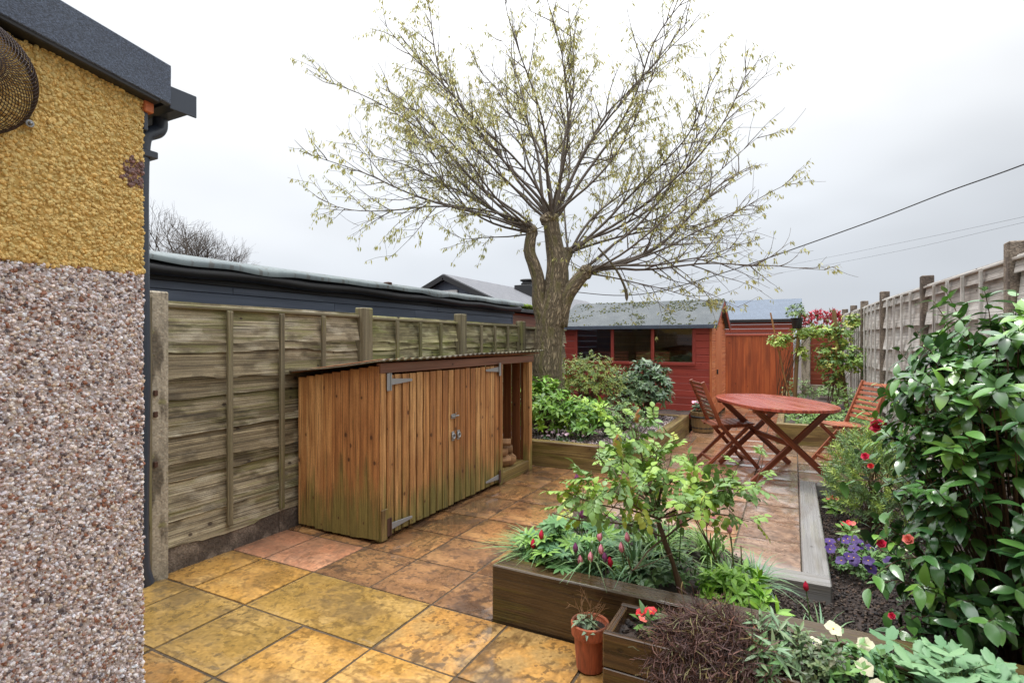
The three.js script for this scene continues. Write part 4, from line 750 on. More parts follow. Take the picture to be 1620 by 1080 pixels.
// ---------------------------------------------------------------- the tree
{
  const t = thing('pollard_tree', 'pollarded tree fanning long bare shoots with pale young leaves beside the log store', 'tree'), R = rng(2024);
  const B = V(-2.85, 0, 6.55), rt = new THREE.Vector3(0.887, 0, -0.462), bk = new THREE.Vector3(-0.462, 0, -0.887);   // rt: across, bk: away
  const S = 0.00834, L = (u, v, d = 0) => B.clone().addScaledVector(rt, (u - 870) * S).addScaledVector(bk, d).setY(1.35 - (v - 540) * S);
  const barkN = (amp, s) => (a, l) => (fbm(a / 6.2832, l / 6, 5, 12, 3, s) - 0.5) * amp;
  const limb = (name, pts, r0, r1, sides = 18, seg = 26, s = 1, p = 1, amp = 0.32) => part(t, name, tubeGeo(curve(pts, seg), taper(r0, r1, seg + 1, p), sides, { tu: 0.35, tv: 0.6, noise: barkN(amp, s) }), M.bark);
  { const ctl = [[862, 715, 0.24], [864, 680, 0.205], [866, 620, 0.19], [867, 560, 0.185], [871, 505, 0.185], [878, 470, 0.165], [882, 440, 0.15], [882, 415, 0.135], [877, 385, 0.118], [873, 362, 0.108], [871, 346, 0.1]], pts = curve(ctl.map(c => L(c[0], c[1])), 60), rs = pts.map((p, i) => { const q = i / 60 * (ctl.length - 1), k = Math.min(ctl.length - 2, Math.floor(q)); return lerp(ctl[k][2], ctl[k + 1][2], q - k); });
    part(t, 'trunk', tubeGeo(pts, rs, 48, { tu: 0.35, tv: 0.6, noise: (a, l) => (fbm(a / 6.2832, l / 6, 5, 12, 3, 2) - 0.5) * 0.3 + (fbm(a / 6.2832, l / 8, 14, 8, 2, 6) - 0.5) * 0.1 }), M.bark); }
  limb('limb', [L(864, 515, -0.03), L(853, 480, -0.03), L(852, 445, -0.04), L(845, 420, -0.05), L(838, 400, -0.05), L(841, 372, -0.05), L(843, 362, -0.05)], 0.115, 0.065, 20, 24, 3, 0.7);
  limb('limb', [L(884, 515, -0.02), L(893, 475, -0.06), L(908, 452, -0.1), L(922, 436, -0.12), L(930, 430, -0.14)], 0.12, 0.075, 18, 22, 4, 0.8);
  limb('limb', [L(885, 440, 0.05), L(893, 415, 0.12), L(902, 395, 0.18)], 0.1, 0.06, 12, 14, 5);
  for (const [u, v, d, r] of [[842, 368, -0.05, 0.075], [871, 348, 0, 0.11], [926, 432, -0.13, 0.085], [901, 396, 0.18, 0.07]]) { const g = new THREE.IcosahedronGeometry(r, 3), p = g.attributes.position; for (let i = 0; i < p.count; i++) { const x = p.getX(i), y = p.getY(i), z = p.getZ(i), k = 1 + (pnoise(x * 30 + 40, y * 30 + z * 22 + 40, 512, 512, 12) - 0.5) * 0.7; p.setXYZ(i, x * k, y * k, z * k); } g.computeVertexNormals(); part(t, 'pollard_knuckle', g, M.bark, L(u, v, d)); }
  const leaves = [];
  const leafAt = (p, dir) => { const n = 3 + Math.floor(R() * 5); for (let k = 0; k < n; k++) { const d = new THREE.Vector3((R() - 0.5) * 1.3, -0.75 - R() * 0.7, (R() - 0.5) * 1.3).addScaledVector(dir, 0.4); leaves.push({ p: p.clone().add(new THREE.Vector3((R() - 0.5) * 0.06, (R() - 0.5) * 0.03, (R() - 0.5) * 0.06)), d, n: randDir(R), s: 0.6 + R() * 0.8, c: vary(R, R() < 0.75 ? [0.5, 0.46, 0.14] : [0.42, 0.43, 0.15], 0.3), v: 0 }); } };
  const up = new THREE.Vector3(0, 1, 0);
  const shoot = (geos, p0, d0, len, r0, depth, lift, leafFrom) => {
    const n = Math.max(5, Math.round(len / 0.16)), pts = [p0.clone()], d = d0.clone(); let p = p0.clone(); const wob = randDir(R).multiplyScalar(0.07);
    for (let i = 0; i < n; i++) { d.addScaledVector(up, lift / n).add(wob).add(randDir(R).multiplyScalar(depth ? 0.13 : 0.08)).normalize(); if (i % 4 === 3) wob.copy(randDir(R).multiplyScalar(depth ? 0.09 : 0.075)); p = p.clone().addScaledVector(d, len / n); pts.push(p); }
    geos.push(tubeGeo(pts, taper(r0, Math.max(0.0016, r0 * 0.14), n + 1, 0.8), depth ? 4 : 6));
    const T = i => pts[Math.min(n, i + 1)].clone().sub(pts[Math.max(0, i - 1)]).normalize();
    if (depth < 2) {
      const kids = depth === 0 ? Math.round(len * 5.2) : Math.round(len * 5.0);
      for (let k = 0; k < kids; k++) {
        const q = lerp(depth ? 0.15 : 0.2, 0.97, (k + R()) / kids), i = Math.min(n - 1, Math.floor(q * n)), td = T(i), side = randDir(R).cross(td).normalize(), ang = 0.45 + R() * 0.45;
        const cd = td.clone().multiplyScalar(Math.cos(ang)).addScaledVector(side, Math.sin(ang)); cd.y += 0.05;
        const cl = (depth === 0 ? lerp(1.25, 0.35, q) * (0.45 + R() * 0.75) : (0.12 + R() * 0.28));
        shoot(geos, pts[i].clone().lerp(pts[i + 1], R()), cd.normalize(), cl, Math.max(0.002, r0 * lerp(0.5, 0.3, q)), depth + 1, depth === 0 ? 0.25 : 0.05, depth === 0 ? 0.3 : 0.1);
      }
    }
    const step = depth === 0 ? 0.55 : 0.85; for (let i = Math.floor(n * leafFrom); i <= n; i++) if (R() < step * (pnoise(pts[i].x * 2.4 + 40, pts[i].y * 2.4 + pts[i].z * 1.7 + 40, 256, 256, 31) > 0.5 ? 0.62 : 0.2)) leafAt(pts[i], T(Math.min(i, n - 1)));
  };
  const br = (start, az, el, len, r0, lift) => { const geos = []; const dir = rt.clone().multiplyScalar(Math.cos(el) * Math.cos(az)).addScaledVector(bk, Math.cos(el) * Math.sin(az)).addScaledVector(up, Math.sin(el)).normalize(); shoot(geos, start, dir, len, r0 * 0.9, 0, lift, 0.55); part(t, 'branch', mergeGeometries(geos), M.twig); };
  const H = [L(843, 366, -0.05), L(872, 346, 0), L(901, 396, 0.18), L(928, 431, -0.13)];
  const rad = THREE.MathUtils.degToRad;
  // [head, azimuth from the picture's right hand, elevation, length, radius, upward bend]
  const list = [[0, 178, 31, 3.2, 0.022, 0.1], [0, 173, 16, 2.9, 0.021, 0.25], [0, 186, 24, 3.1, 0.022, 0.15], [0, 180, 12, 2.70, 0.0213, 0.25], [0, 174, 28, 3.30, 0.0246, 0.1], [0, 190, 38, 3.30, 0.0246, 0.1], [0, 168, 46, 3.20, 0.0230, 0.05], [0, 182, 22, 3.20, 0.0221, 0.2], [0, 150, 30, 2.70, 0.0197, 0.3], [0, 215, 35, 2.70, 0.0197, 0.25], [0, 200, 5, 1.90, 0.0148, 0.1], [0, 165, -4, 1.90, 0.0131, 0.25], [1, 178, 52, 3.18, 0.0279, 0.05], [1, 170, 62, 3.27, 0.0279, 0.02], [1, 200, 70, 3.27, 0.0279, 0], [1, 90, 80, 3.35, 0.0295, 0], [1, 20, 78, 3.35, 0.0295, 0], [1, 5, 66, 3.27, 0.0279, 0.02], [1, -12, 56, 3.18, 0.0279, 0.05], [1, 12, 47, 3.60, 0.0262, 0.08], [1, 60, 55, 2.75, 0.0246, 0.15], [1, 120, 55, 2.75, 0.0246, 0.15], [1, 250, 55, 2.58, 0.0230, 0.2], [1, 290, 58, 2.58, 0.0230, 0.2], [1, 40, 35, 2.80, 0.0213, 0.3], [1, 140, 36, 2.80, 0.0213, 0.3], [1, 225, 45, 2.90, 0.0213, 0.25], [1, 320, 42, 2.90, 0.0213, 0.25], [1, 180, 38, 3.40, 0.0246, 0.1], [2, 0, 40, 3.40, 0.0262, 0.06], [2, 12, 30, 3.30, 0.0246, 0.12], [2, -10, 50, 2.92, 0.0262, 0.04], [2, 30, 60, 2.84, 0.0246, 0.04], [2, 60, 32, 2.60, 0.0197, 0.25], [2, 90, 45, 2.60, 0.0197, 0.25], [2, -2, 20, 3.10, 0.0221, 0.2], [3, 0, 24, 3.00, 0.0377, 0.35], [3, -8, 10, 2.70, 0.0246, 0.3], [3, 8, 3, 2.50, 0.0230, 0.3], [3, -25, 20, 2.50, 0.0197, 0.3], [3, 35, 14, 2.20, 0.0180, 0.25], [3, -5, 40, 3.10, 0.0246, 0.1], [3, 5, 15, 3.00, 0.0230, 0.25], [3, 15, -6, 1.90, 0.0148, 0.25]];
  for (const [h, az, el, len, r0, lift] of list) br(H[h].clone().add(randDir(R).multiplyScalar(0.05)), rad(az + (R() - 0.5) * 8), rad(el + (R() - 0.5) * 5), len * (0.9 + R() * 0.22), r0, lift);
  for (let h = 0; h < 4; h++) for (let k = 0; k < 16; k++) { const geos = [], d = randDir(R, -0.35), len = 0.12 + R() * 0.4; shoot(geos, H[h].clone().addScaledVector(d, 0.05), d, len, 0.004 + R() * 0.006, 1, 0.25, R() < 0.3 ? 0.6 : 2); part(t, 'spur', mergeGeometries(geos), M.twig); }
  // the snapped branch hanging from the big right hand limb
  part(t, 'broken_branch', tubeGeo(curve([L(944, 395, -0.15), L(958, 413, -0.2), L(972, 432, -0.2), L(982, 452, -0.2), L(986, 464, -0.2), L(987, 478, -0.2)], 16), [0.012, 0.012, 0.013, 0.013, 0.014, 0.014, 0.015, 0.015, 0.016, 0.016, 0.016, 0.017, 0.018, 0.02, 0.024, 0.02, 0.006], 7), M.bark);
  stuff(part(t, 'foliage', bake(leafBase(0.052, 0.015, { seg: 2, fold: 0.2, curl: 0.15 }), leaves), leafMat(0.6, 0.35)));
  console.log('tree leaves', leaves.length);
  rebase(t);
}
// distant bare trees
{
  const R = rng(555), bare = (pos, h, label) => {
    const t = thing('bare_tree', label, 'tree', 'far bare trees'), geos = [], tr = [];
    const grow = (p, d, len, r, k) => { const pts = [p.clone()]; let q = p.clone(), dd = d.clone(); for (let i = 0; i < 4; i++) { dd.add(randDir(R).multiplyScalar(0.16)).add(new THREE.Vector3(0, 0.03, 0)).normalize(); q = q.clone().addScaledVector(dd, len / 4); pts.push(q); } (k > 5 ? tr : geos).push(tubeGeo(pts, taper(r, r * 0.6, 5), k > 4 ? 6 : 3)); if (k <= 0) return; const n = k > 2 ? 4 : 3; for (let i = 0; i < n; i++) { const s = randDir(R).cross(dd).normalize(), a = 0.3 + R() * 0.45; grow(pts[2 + Math.floor(R() * 3)], dd.clone().multiplyScalar(Math.cos(a)).addScaledVector(s, Math.sin(a)).normalize(), len * (0.62 + R() * 0.22), r * 0.55, k - 1); } };
    grow(pos, new THREE.Vector3(0, 1, 0), h * 0.33, h * 0.022, 6); part(t, 'trunk', mergeGeometries(tr), M.twig); stuff(part(t, 'crown', mergeGeometries(geos), M.twig)); rebase(t);
  };
  bare(V(-46.8, -0.3, 26.4), 12.2, 'far bare tree, tallest of the group above the dark outbuilding'); bare(V(-45.4, -0.3, 27.9), 11.8, 'far bare tree in the middle of the group above the roof'); bare(V(-42.6, -0.3, 27.8), 9.6, 'far bare tree, lowest of the group above the roof');
}
// overhead wires
{
  const wire = (label, pts, r) => { const t = thing('overhead_cable', label, 'cable', 'overhead wires'); part(t, 'wire', tubeGeo(curve(pts.map(p => V(p[0], p[1], p[2])), 60), taper(r, r, 61), 6), M.blackGutter); rebase(t); };
  wire('sagging black overhead cable rising towards the right fence', [[-6.03, 2.79, 12.65], [-4.72, 2.55, 12.2], [-3.42, 2.39, 11.98], [-2.57, 2.45, 11.96], [-1.82, 2.606, 11.79], [-0.84, 2.866, 11.74], [0.05, 3.13, 11.64], [1.41, 3.527, 11.33], [2.24, 3.789, 11.08], [3.03, 3.97, 10.6], [5.2, 4.6, 9.2]], 0.011);
  wire('faint distant wire, upper of two below the cable', [[-7.6, 4.33, 29.85], [-0.65, 4.8, 27.85], [3.63, 5.02, 24.4], [6.06, 5.04, 21.2], [9, 5.1, 17]], 0.004);
  wire('faint distant wire, lower of two below the cable', [[-7.9, 4.18, 30.85], [-0.68, 4.63, 28.96], [3.8, 4.9, 25.66], [6.44, 5.09, 22.5], [9.6, 5.2, 18]], 0.004);
}

// ---------------------------------------------------------------- planting: helpers
const solidLeaf = (r, g, b, rough = 0.45, tr = 0.2) => { const m = new THREE.MeshPhysicalMaterial({ roughness: rough, transmission: tr, thickness: 0, side: THREE.DoubleSide }); m.color.setRGB(r, g, b); return m; };
function placeLeaf(parent, name, geo, mat, p, d, n, s) { const m = part(parent, name, geo, mat, p); m.quaternion.setFromRotationMatrix(frame(d, n)); m.scale.setScalar(s); return m; }
const merged = (base, list) => { const g = bake(base, list.map(([p, d, n, s]) => ({ p: new THREE.Vector3(...p), d: new THREE.Vector3(...d), n: new THREE.Vector3(...n), s, c: [1, 1, 1] }))); g.deleteAttribute('color'); return g; };
function stems(t, R, base, tips, n, r, mat, name = 'stem', spread = 0.05) {
  const geos = []; const step = Math.max(1, Math.floor(tips.length / n));
  for (let i = 0; i < tips.length; i += step) { const e = tips[i], b = base.clone().add(new THREE.Vector3((R() - 0.5) * spread, 0, (R() - 0.5) * spread)), m = b.clone().lerp(e, 0.5); m.y += 0.08 * e.distanceTo(b); m.lerp(new THREE.Vector3(b.x, m.y, b.z), 0.3); geos.push(tubeGeo(curve([b, m, e], 8), taper(r, r * 0.35, 9), 5)); }
  return stuff(part(t, name, mergeGeometries(geos), mat));
}
function shrub(name, label, ctr, rad, n, k, leaf, cols, mat, o = {}) {
  const t = thing(name, label, 'shrub', o.group), R = rng(o.seed ?? 1), { it, tips } = rosettes(R, ctr, rad, n, k, cols, o);
  stuff(part(t, 'foliage', bake(leaf, it), mat)); stems(t, R, new THREE.Vector3(ctr.x, o.base ?? 0.18, ctr.z), tips, o.stems ?? 40, o.stemR ?? 0.006, o.stemMat ?? M.stem, 'stems', o.spread ?? 0.12);
  return t;
}
function grassClump(label, x, y, f, n, len, spread, col, w = 0.006, lean = [0, 0], seed = 1) {
  const t = thing('grass_clump', label, 'plant', 'strappy leaved clumps'), R = rng(seed), P = [], N = [], C = [], I = [], U = [];
  for (let k = 0; k < n; k++) {
    const a = R() * 6.283, L = len * (0.55 + R() * 0.6), out = (0.25 + R() * 0.75) * spread, d = new THREE.Vector3(Math.cos(a) * out + lean[0], 0, Math.sin(a) * out - lean[1]), b = V(x + Math.cos(a) * 0.05 * R(), y, f - Math.sin(a) * 0.05 * R()), c = vary(R, col, 0.5), sd = new THREE.Vector3(-Math.sin(a), 0, Math.cos(a)), o = P.length / 3;
    for (let i = 0; i <= 5; i++) { const q = i / 5, p = b.clone().addScaledVector(d, L * q * q).add(new THREE.Vector3(0, L * (q - 0.62 * q * q * (0.4 + out)), 0)), ww = w * (1 - q * q) * (0.7 + R() * 0.1) + 0.0003; for (const s of [-1, 1]) { P.push(p.x + sd.x * ww * s, p.y, p.z + sd.z * ww * s); N.push(0, 1, 0); C.push(...c); U.push(s, q); } if (i < 5) { const v = o + i * 2; I.push(v, v + 1, v + 2, v + 1, v + 3, v + 2); } }
  }
  const g = new THREE.BufferGeometry(); g.setAttribute('position', new THREE.Float32BufferAttribute(P, 3)); g.setAttribute('normal', new THREE.Float32BufferAttribute(N, 3)); g.setAttribute('color', new THREE.Float32BufferAttribute(C, 3)); g.setAttribute('uv', new THREE.Float32BufferAttribute(U, 2)); g.setIndex(I); g.computeVertexNormals();
  stuff(part(t, 'blades', g, LM.mid)); return rebase(t);
}
const petal = leafBase(1, 0.95, { seg: 4, fold: 0.12, curl: 0.12, shape: 1.25, pw: 0.7, wave: 0.03 });
const flatFlower = (R, n, tilt) => { const g = []; for (let i = 0; i < n; i++) { const a = i / n * 6.283 + R() * 0.2; g.push([[0, i * 0.01, 0], [Math.cos(a), tilt, Math.sin(a)], [0, 1, 0], 0.9 + R() * 0.25]); } return merged(petal, g); };
const RF = rng(99), pansyGeo = [flatFlower(RF, 5, 0.15), flatFlower(RF, 5, 0.3)], primGeo = flatFlower(RF, 6, 0.4);
const cupGeo = (() => { const g = []; for (let ring = 0; ring < 3; ring++) for (let i = 0; i < 6; i++) { const a = i / 6 * 6.283 + ring * 0.5; g.push([[0, 0, 0], [Math.cos(a) * (1 - ring * 0.25), 0.5 + ring * 0.5, Math.sin(a) * (1 - ring * 0.25)], [-Math.cos(a) * 0.5, 1, -Math.sin(a) * 0.5], 1 - ring * 0.15]); } return merged(petal, g); })();
const tulipGeo = (() => { const p = leafBase(1, 0.62, { seg: 6, fold: 0.5, curl: -0.0, shape: 0.75, pw: 0.75 }), b = p.attributes.position; for (let i = 0; i < b.count; i++) { const z = b.getZ(i); b.setY(i, b.getY(i) - 0.26 * Math.sin(Math.PI * Math.min(1, z * 1.08))); } p.computeVertexNormals(); const g = []; for (let i = 0; i < 6; i++) { const a = i / 6 * 6.283, r = i % 2 ? 0.02 : 0.05; g.push([[Math.cos(a) * r, 0, Math.sin(a) * r], [Math.cos(a) * 0.03, 1, Math.sin(a) * 0.03], [-Math.cos(a), 0, -Math.sin(a)], 1]); } return merged(p, g); })();
const FM = { purple: solidLeaf(0.04, 0.009, 0.125, 0.6, 0), white: solidLeaf(0.72, 0.7, 0.5, 0.6, 0.3), red: solidLeaf(0.62, 0.012, 0.02, 0.5, 0.15), crimson: solidLeaf(0.62, 0.012, 0.06, 0.5, 0.15), pink: solidLeaf(0.9, 0.34, 0.45, 0.5, 0), coral: solidLeaf(0.72, 0.16, 0.12, 0.5, 0.2), yellow: solidLeaf(0.7, 0.42, 0.03, 0.6, 0.1), mauve: solidLeaf(0.26, 0.06, 0.2, 0.5, 0.15), pale: solidLeaf(0.6, 0.4, 0.48, 0.6, 0.2) };
const eyeGeo = new THREE.SphereGeometry(1, 8, 6);
function flower(t, geo, mat, p, n, s, eye) { const m = placeLeaf(t, 'flower', geo, mat, p, new THREE.Vector3(n.z + 0.01, 0, -n.x + 0.02), n, s); if (eye) { const e = part(m, 'flower_eye', eyeGeo, eye, new THREE.Vector3(0, 0.08, 0)); e.scale.set(0.13, 0.07, 0.13); } return m; }
const camDir = (p) => camera.position.clone().sub(p).normalize();
function bedding(name, label, cat, x, y, f, r, h, leaf, leafCol, n, k, flowers, o = {}) {     // low leafy plant with flowers [dx, dy, df, geometry, material, size, eye]
  const t = thing(name, label, cat, o.group), R = rng(o.seed ?? 3), { it } = rosettes(R, V(x, y + h * 0.35, f), [r, h * 0.65, r], n, k, leafCol, { ymin: -0.3, in: 0.3, up: 1.0, gap: 0.02, seed: o.seed });
  stuff(part(t, 'foliage', bake(leaf, it), LM.mid)); const g = [];
  for (const [dx, dy, df, geo, mat, s, eye] of flowers) { const p = V(x + dx, y + dy, f + df), nn = new THREE.Vector3((R() - 0.5) * 0.8, 0.75, 0.5 + (R() - 0.5) * 0.8).normalize(); flower(t, geo, mat, p, nn, s, eye); g.push(tubeGeo(curve([V(x + dx * 0.4, y, f + df * 0.4), p.clone().lerp(V(x, y, f), 0.35), p], 5), taper(0.0022, 0.0018, 6), 4)); }
  if (g.length) part(t, 'stalks', mergeGeometries(g), M.stemGreen); return rebase(t);
}

// ---------------------------------------------------------------- shrubs in the tree bed
const choisyaLeaf = [leafBase(0.085, 0.03, { seg: 3, fold: 0.2, curl: 0.35 })], fineLeaf = [leafBase(0.042, 0.02, { seg: 2, fold: 0.15, curl: 0.2 })], rhodoLeaf = [leafBase(0.105, 0.034, { seg: 4, fold: 0.22, curl: 0.3, shape: 0.9 })];
rebase(shrub('yellow_green_shrub', 'bright yellow green shrub at the foot of the tree trunk', V(-2.66, 0.52, 5.9), [0.46, 0.42, 0.36], 260, 7, choisyaLeaf, [[0.2, 0.4, 0.04], [0.32, 0.52, 0.05], [0.16, 0.33, 0.04], [0.12, 0.25, 0.045]], LM.mid, { seed: 11 }));
rebase(shrub('yellow_green_shrub', 'low yellow green shrub leaning over the sleeper beside the log store', V(-2.18, 0.44, 6.0), [0.36, 0.32, 0.34], 170, 7, choisyaLeaf, [[0.2, 0.4, 0.04], [0.34, 0.54, 0.05], [0.13, 0.28, 0.045]], LM.mid, { seed: 12 }));
rebase(shrub('airy_shrub', 'airy lime leaved shrub with red twigs before the shed windows', V(-2.6, 0.8, 7.3), [0.58, 0.4, 0.42], 760, 5, fineLeaf, [[0.4, 0.47, 0.1], [0.34, 0.44, 0.09], [0.22, 0.33, 0.09]], LM.soft, { seed: 13, in: 0.35, stems: 90, stemR: 0.005 }));
rebase(shrub('airy_shrub', 'low mixed green shrub over the gravel behind the sleeper', V(-1.9, 0.4, 6.7), [0.34, 0.28, 0.4], 260, 5, fineLeaf, [[0.2, 0.34, 0.1], [0.28, 0.42, 0.09], [0.15, 0.27, 0.1]], LM.mid, { seed: 16, in: 0.3 }));
rebase(shrub('airy_shrub', 'grey green shrub between the lime shrub and the rhododendron', V(-2.2, 0.62, 7.7), [0.36, 0.34, 0.3], 330, 5, fineLeaf, [[0.16, 0.27, 0.11], [0.2, 0.32, 0.13], [0.13, 0.22, 0.08]], LM.mid, { seed: 14, in: 0.35 }));
rebase(shrub('rhododendron', 'dark green rhododendron with leaf rosettes before the red shed', V(-1.92, 0.66, 8.0), [0.4, 0.47, 0.36], 190, 9, rhodoLeaf, [[0.1, 0.19, 0.08], [0.14, 0.25, 0.1], [0.08, 0.155, 0.07]], LM.gloss, { seed: 15, t0: 0.9, t1: 1.7, stemR: 0.009 }));
for (let i = 0; i < 7; i++) { const R = rng(70 + i), x = [-2.5, -2.1, -1.95, -1.75, -1.65, -2.3, -1.8][i], f = [5.62, 5.75, 6.2, 6.6, 5.9, 5.65, 7.2][i], pm = i === 4 || i === 2 ? FM.purple : FM.pale; bedding('bedding_flower', ['pale pink bedding flower under the yellow green shrub', 'pale pink bedding flower in the gravel by the sleeper', 'purple bedding flower in the middle of the gravel', 'pale bedding flower in the gravel near the rhododendron', 'purple bedding flower at the sleeper corner', 'pale pink bedding flower against the front sleeper', 'pale bedding flower before the rhododendron'][i], 'flower', x, 0.2, f, 0.08, 0.09, fineLeaf, [[0.07, 0.14, 0.05]], 16, 4, Array.from({ length: 6 }, () => [(R() - 0.5) * 0.13, 0.08 + R() * 0.04, (R() - 0.5) * 0.13, pansyGeo[0], pm, 0.018]), { seed: 71 + i, group: 'bedding flowers in the tree bed' }); }
// half barrel with pink flowers
{
  const t = thing('half_barrel', 'small wooden half barrel planter between sleeper bed and chair', 'planter'), c = V(-1.2, 0.008, 8.5);
  for (let k = 0; k < 16; k++) { const a = k / 16 * 6.283, p = c.clone().add(new THREE.Vector3(Math.cos(a) * 0.155, 0.15, Math.sin(a) * 0.155)), m = part(t, 'stave', chamferBox(0.062, 0.3, 0.018, 0.004, M.pole.userData.tile), M.pole, p); m.rotation.set(0, -a + Math.PI / 2, 0); m.rotateX(0.09); }
  for (const [y, r] of [[0.07, 0.152], [0.23, 0.173]]) { const h = new THREE.TorusGeometry(r, 0.008, 6, 32); h.rotateX(Math.PI / 2); h.scale(1, 1.8, 1); part(t, 'hoop', h, M.dark, c.clone().setY(y)); }
  part(t, 'soil', new THREE.CylinderGeometry(0.15, 0.14, 0.02, 24), M.soil, c.clone().setY(0.27)); rebase(t);
  const R = rng(82); bedding('bedding_flower', 'pink flowered plant filling the half barrel', 'flower', -1.2, 0.28, 8.5, 0.14, 0.2, choisyaLeaf, [[0.1, 0.17, 0.09], [0.07, 0.13, 0.05]], 40, 5, Array.from({ length: 14 }, () => [(R() - 0.7) * 0.28, 0.1 + R() * 0.09, (R() - 0.6) * 0.24, pansyGeo[0], R() < 0.6 ? FM.pink : FM.pale, 0.02]), { seed: 83 });
}
// ---------------------------------------------------------------- far bed: rustic poles, climbers, photinia
{
  const pole = (name, label, pts, r, mat) => { const t = thing(name, label, 'pole', 'poles of the climber frame'); part(t, 'shaft', tubeGeo(curve(pts, 12), taper(r, r * 0.85, 13), 8, { tu: 0.15, tv: 1 }), mat); rebase(t); };
  pole('bamboo_cane', 'slanting bamboo cane in front of the board gate', [V(-0.02, 0.18, 10.9), V(-0.19, 0.95, 11), V(-0.37, 1.88, 11.05)], 0.016, M.cane);
  pole('rustic_pole', 'rustic pole of the climber frame by the concrete post', [V(0.02, 0.15, 11), V(0.06, 1.0, 11), V(0.11, 1.84, 11)], 0.035, M.pole);
  pole('rustic_pole', 'leaning rustic pole before the rust red panel', [V(0.83, 0.1, 10.9), V(0.74, 1.0, 11), V(0.63, 1.9, 11)], 0.038, M.pole);
  pole('rustic_pole', 'level rustic pole across the climber frame', [V(-0.25, 1.36, 11.03), V(0.2, 1.45, 11.03), V(0.9, 1.5, 11.05)], 0.02, M.pole);
  const clim = (label, seed, blobs, cols) => { const t = thing('climbing_plant', label, 'climber', 'climbers on the rustic frame'), R = rng(seed), it = [], tips = []; for (const [x, y, f, rx, ry, n] of blobs) { const q = rosettes(R, V(x, y, f), [rx, ry, 0.18], n, 5, cols, { ymin: -1, in: 0.1, gap: 0.05, seed }); it.push(...q.it); tips.push(...q.tips); } stuff(part(t, 'foliage', bake([leafBase(0.075, 0.042, { seg: 2, fold: 0.2, curl: 0.25 })], it), LM.soft)); stems(t, R, V(blobs[0][7] ?? blobs[0][0], 0.2, blobs[0][2]), tips, 16, 0.006, M.stem, 'stems', 0.2); rebase(t); };
  clim('lime green climber spilling along the level pole', 21, [[-0.2, 1.36, 11, 0.24, 0.12, 60, 0.1], [0.15, 1.5, 11, 0.25, 0.12, 60], [0.45, 1.53, 11, 0.28, 0.12, 60], [0.15, 1.15, 10.95, 0.16, 0.22, 26]], [[0.34, 0.47, 0.07], [0.24, 0.38, 0.07], [0.4, 0.52, 0.1]]);
  clim('green climber on the leaning pole before the red panel', 22, [[0.6, 1.05, 10.9, 0.3, 0.3, 110, 0.6], [0.75, 1.45, 11, 0.22, 0.25, 60], [0.95, 1.05, 10.8, 0.26, 0.26, 90], [0.62, 0.7, 10.9, 0.2, 0.18, 34], [0.98, 1.7, 11.2, 0.26, 0.16, 60]], [[0.2, 0.34, 0.07], [0.28, 0.42, 0.07], [0.14, 0.26, 0.07], [0.42, 0.45, 0.08]]);
  rebase(shrub('photinia', 'photinia with crimson young leaves above the back fence', V(0.7, 1.72, 14.35), [0.7, 0.32, 0.3], 230, 7, [leafBase(0.1, 0.035, { seg: 2, curl: 0.1 })], [[0.55, 0.07, 0.11], [0.62, 0.13, 0.17], [0.42, 0.07, 0.07], [0.2, 0.25, 0.06]], LM.mid, { seed: 23, t0: 0.2, t1: 0.9, base: -0.2 }));
  { const t = thing('hanging_pot', 'dark plant pot fixed at the pole top above the gate', 'pot'); part(t, 'pot', new THREE.LatheGeometry([[0, 0], [0.07, 0], [0.095, 0.17], [0.1, 0.17], [0.1, 0.19], [0.085, 0.19], [0.08, 0.15], [0, 0.15]].map(a => new THREE.Vector2(...a)), 20), M.dark, V(0.06, 1.58, 10.88)); box(t, 'bracket', M.dark, [0.05, 0.13], [1.62, 1.66], [10.95, 11.0], 0.004); rebase(t);
    bedding('trailing_plant', 'leafy plant trailing from the pot at the pole top', 'plant', 0.06, 1.74, 10.88, 0.2, 0.3, [leafBase(0.06, 0.03, { seg: 2 })], [[0.13, 0.22, 0.06], [0.18, 0.27, 0.08]], 60, 5, [], { seed: 24 }); }
  for (let i = 0; i < 9; i++) bedding('ground_plant', ['leafy ground plant beside the board gate path', 'leafy ground plant behind the sleeper by the table', 'spreading ground plant under the leaning pole', 'ground plant before the pale gravel board', 'fine green ground plant behind the table top', 'ground plant in the corner by the pale fence', 'ground plant at the sleeper end', 'low green plant beside the right chair', 'tall leafy plant under the lime climber'][i], 'plant', [0.0, 0.15, 0.8, 0.6, 0.35, 1.0, 0.55, 0.85, 0.1][i], 0.2, [9.6, 8.45, 10.4, 12.4, 8.9, 9.4, 8.35, 8.7, 11.3][i], 0.28, [0.2, 0.2, 0.4, 0.3, 0.22, 0.35, 0.2, 0.3, 0.5][i], fineLeaf, [[0.17, 0.31, 0.07], [0.24, 0.4, 0.09], [0.13, 0.24, 0.06]], 150, 5, i === 4 ? [[0, 0.2, 0, pansyGeo[0], FM.pale, 0.02]] : [], { seed: 240 + i, group: 'green ground plants in the far bed' });
}
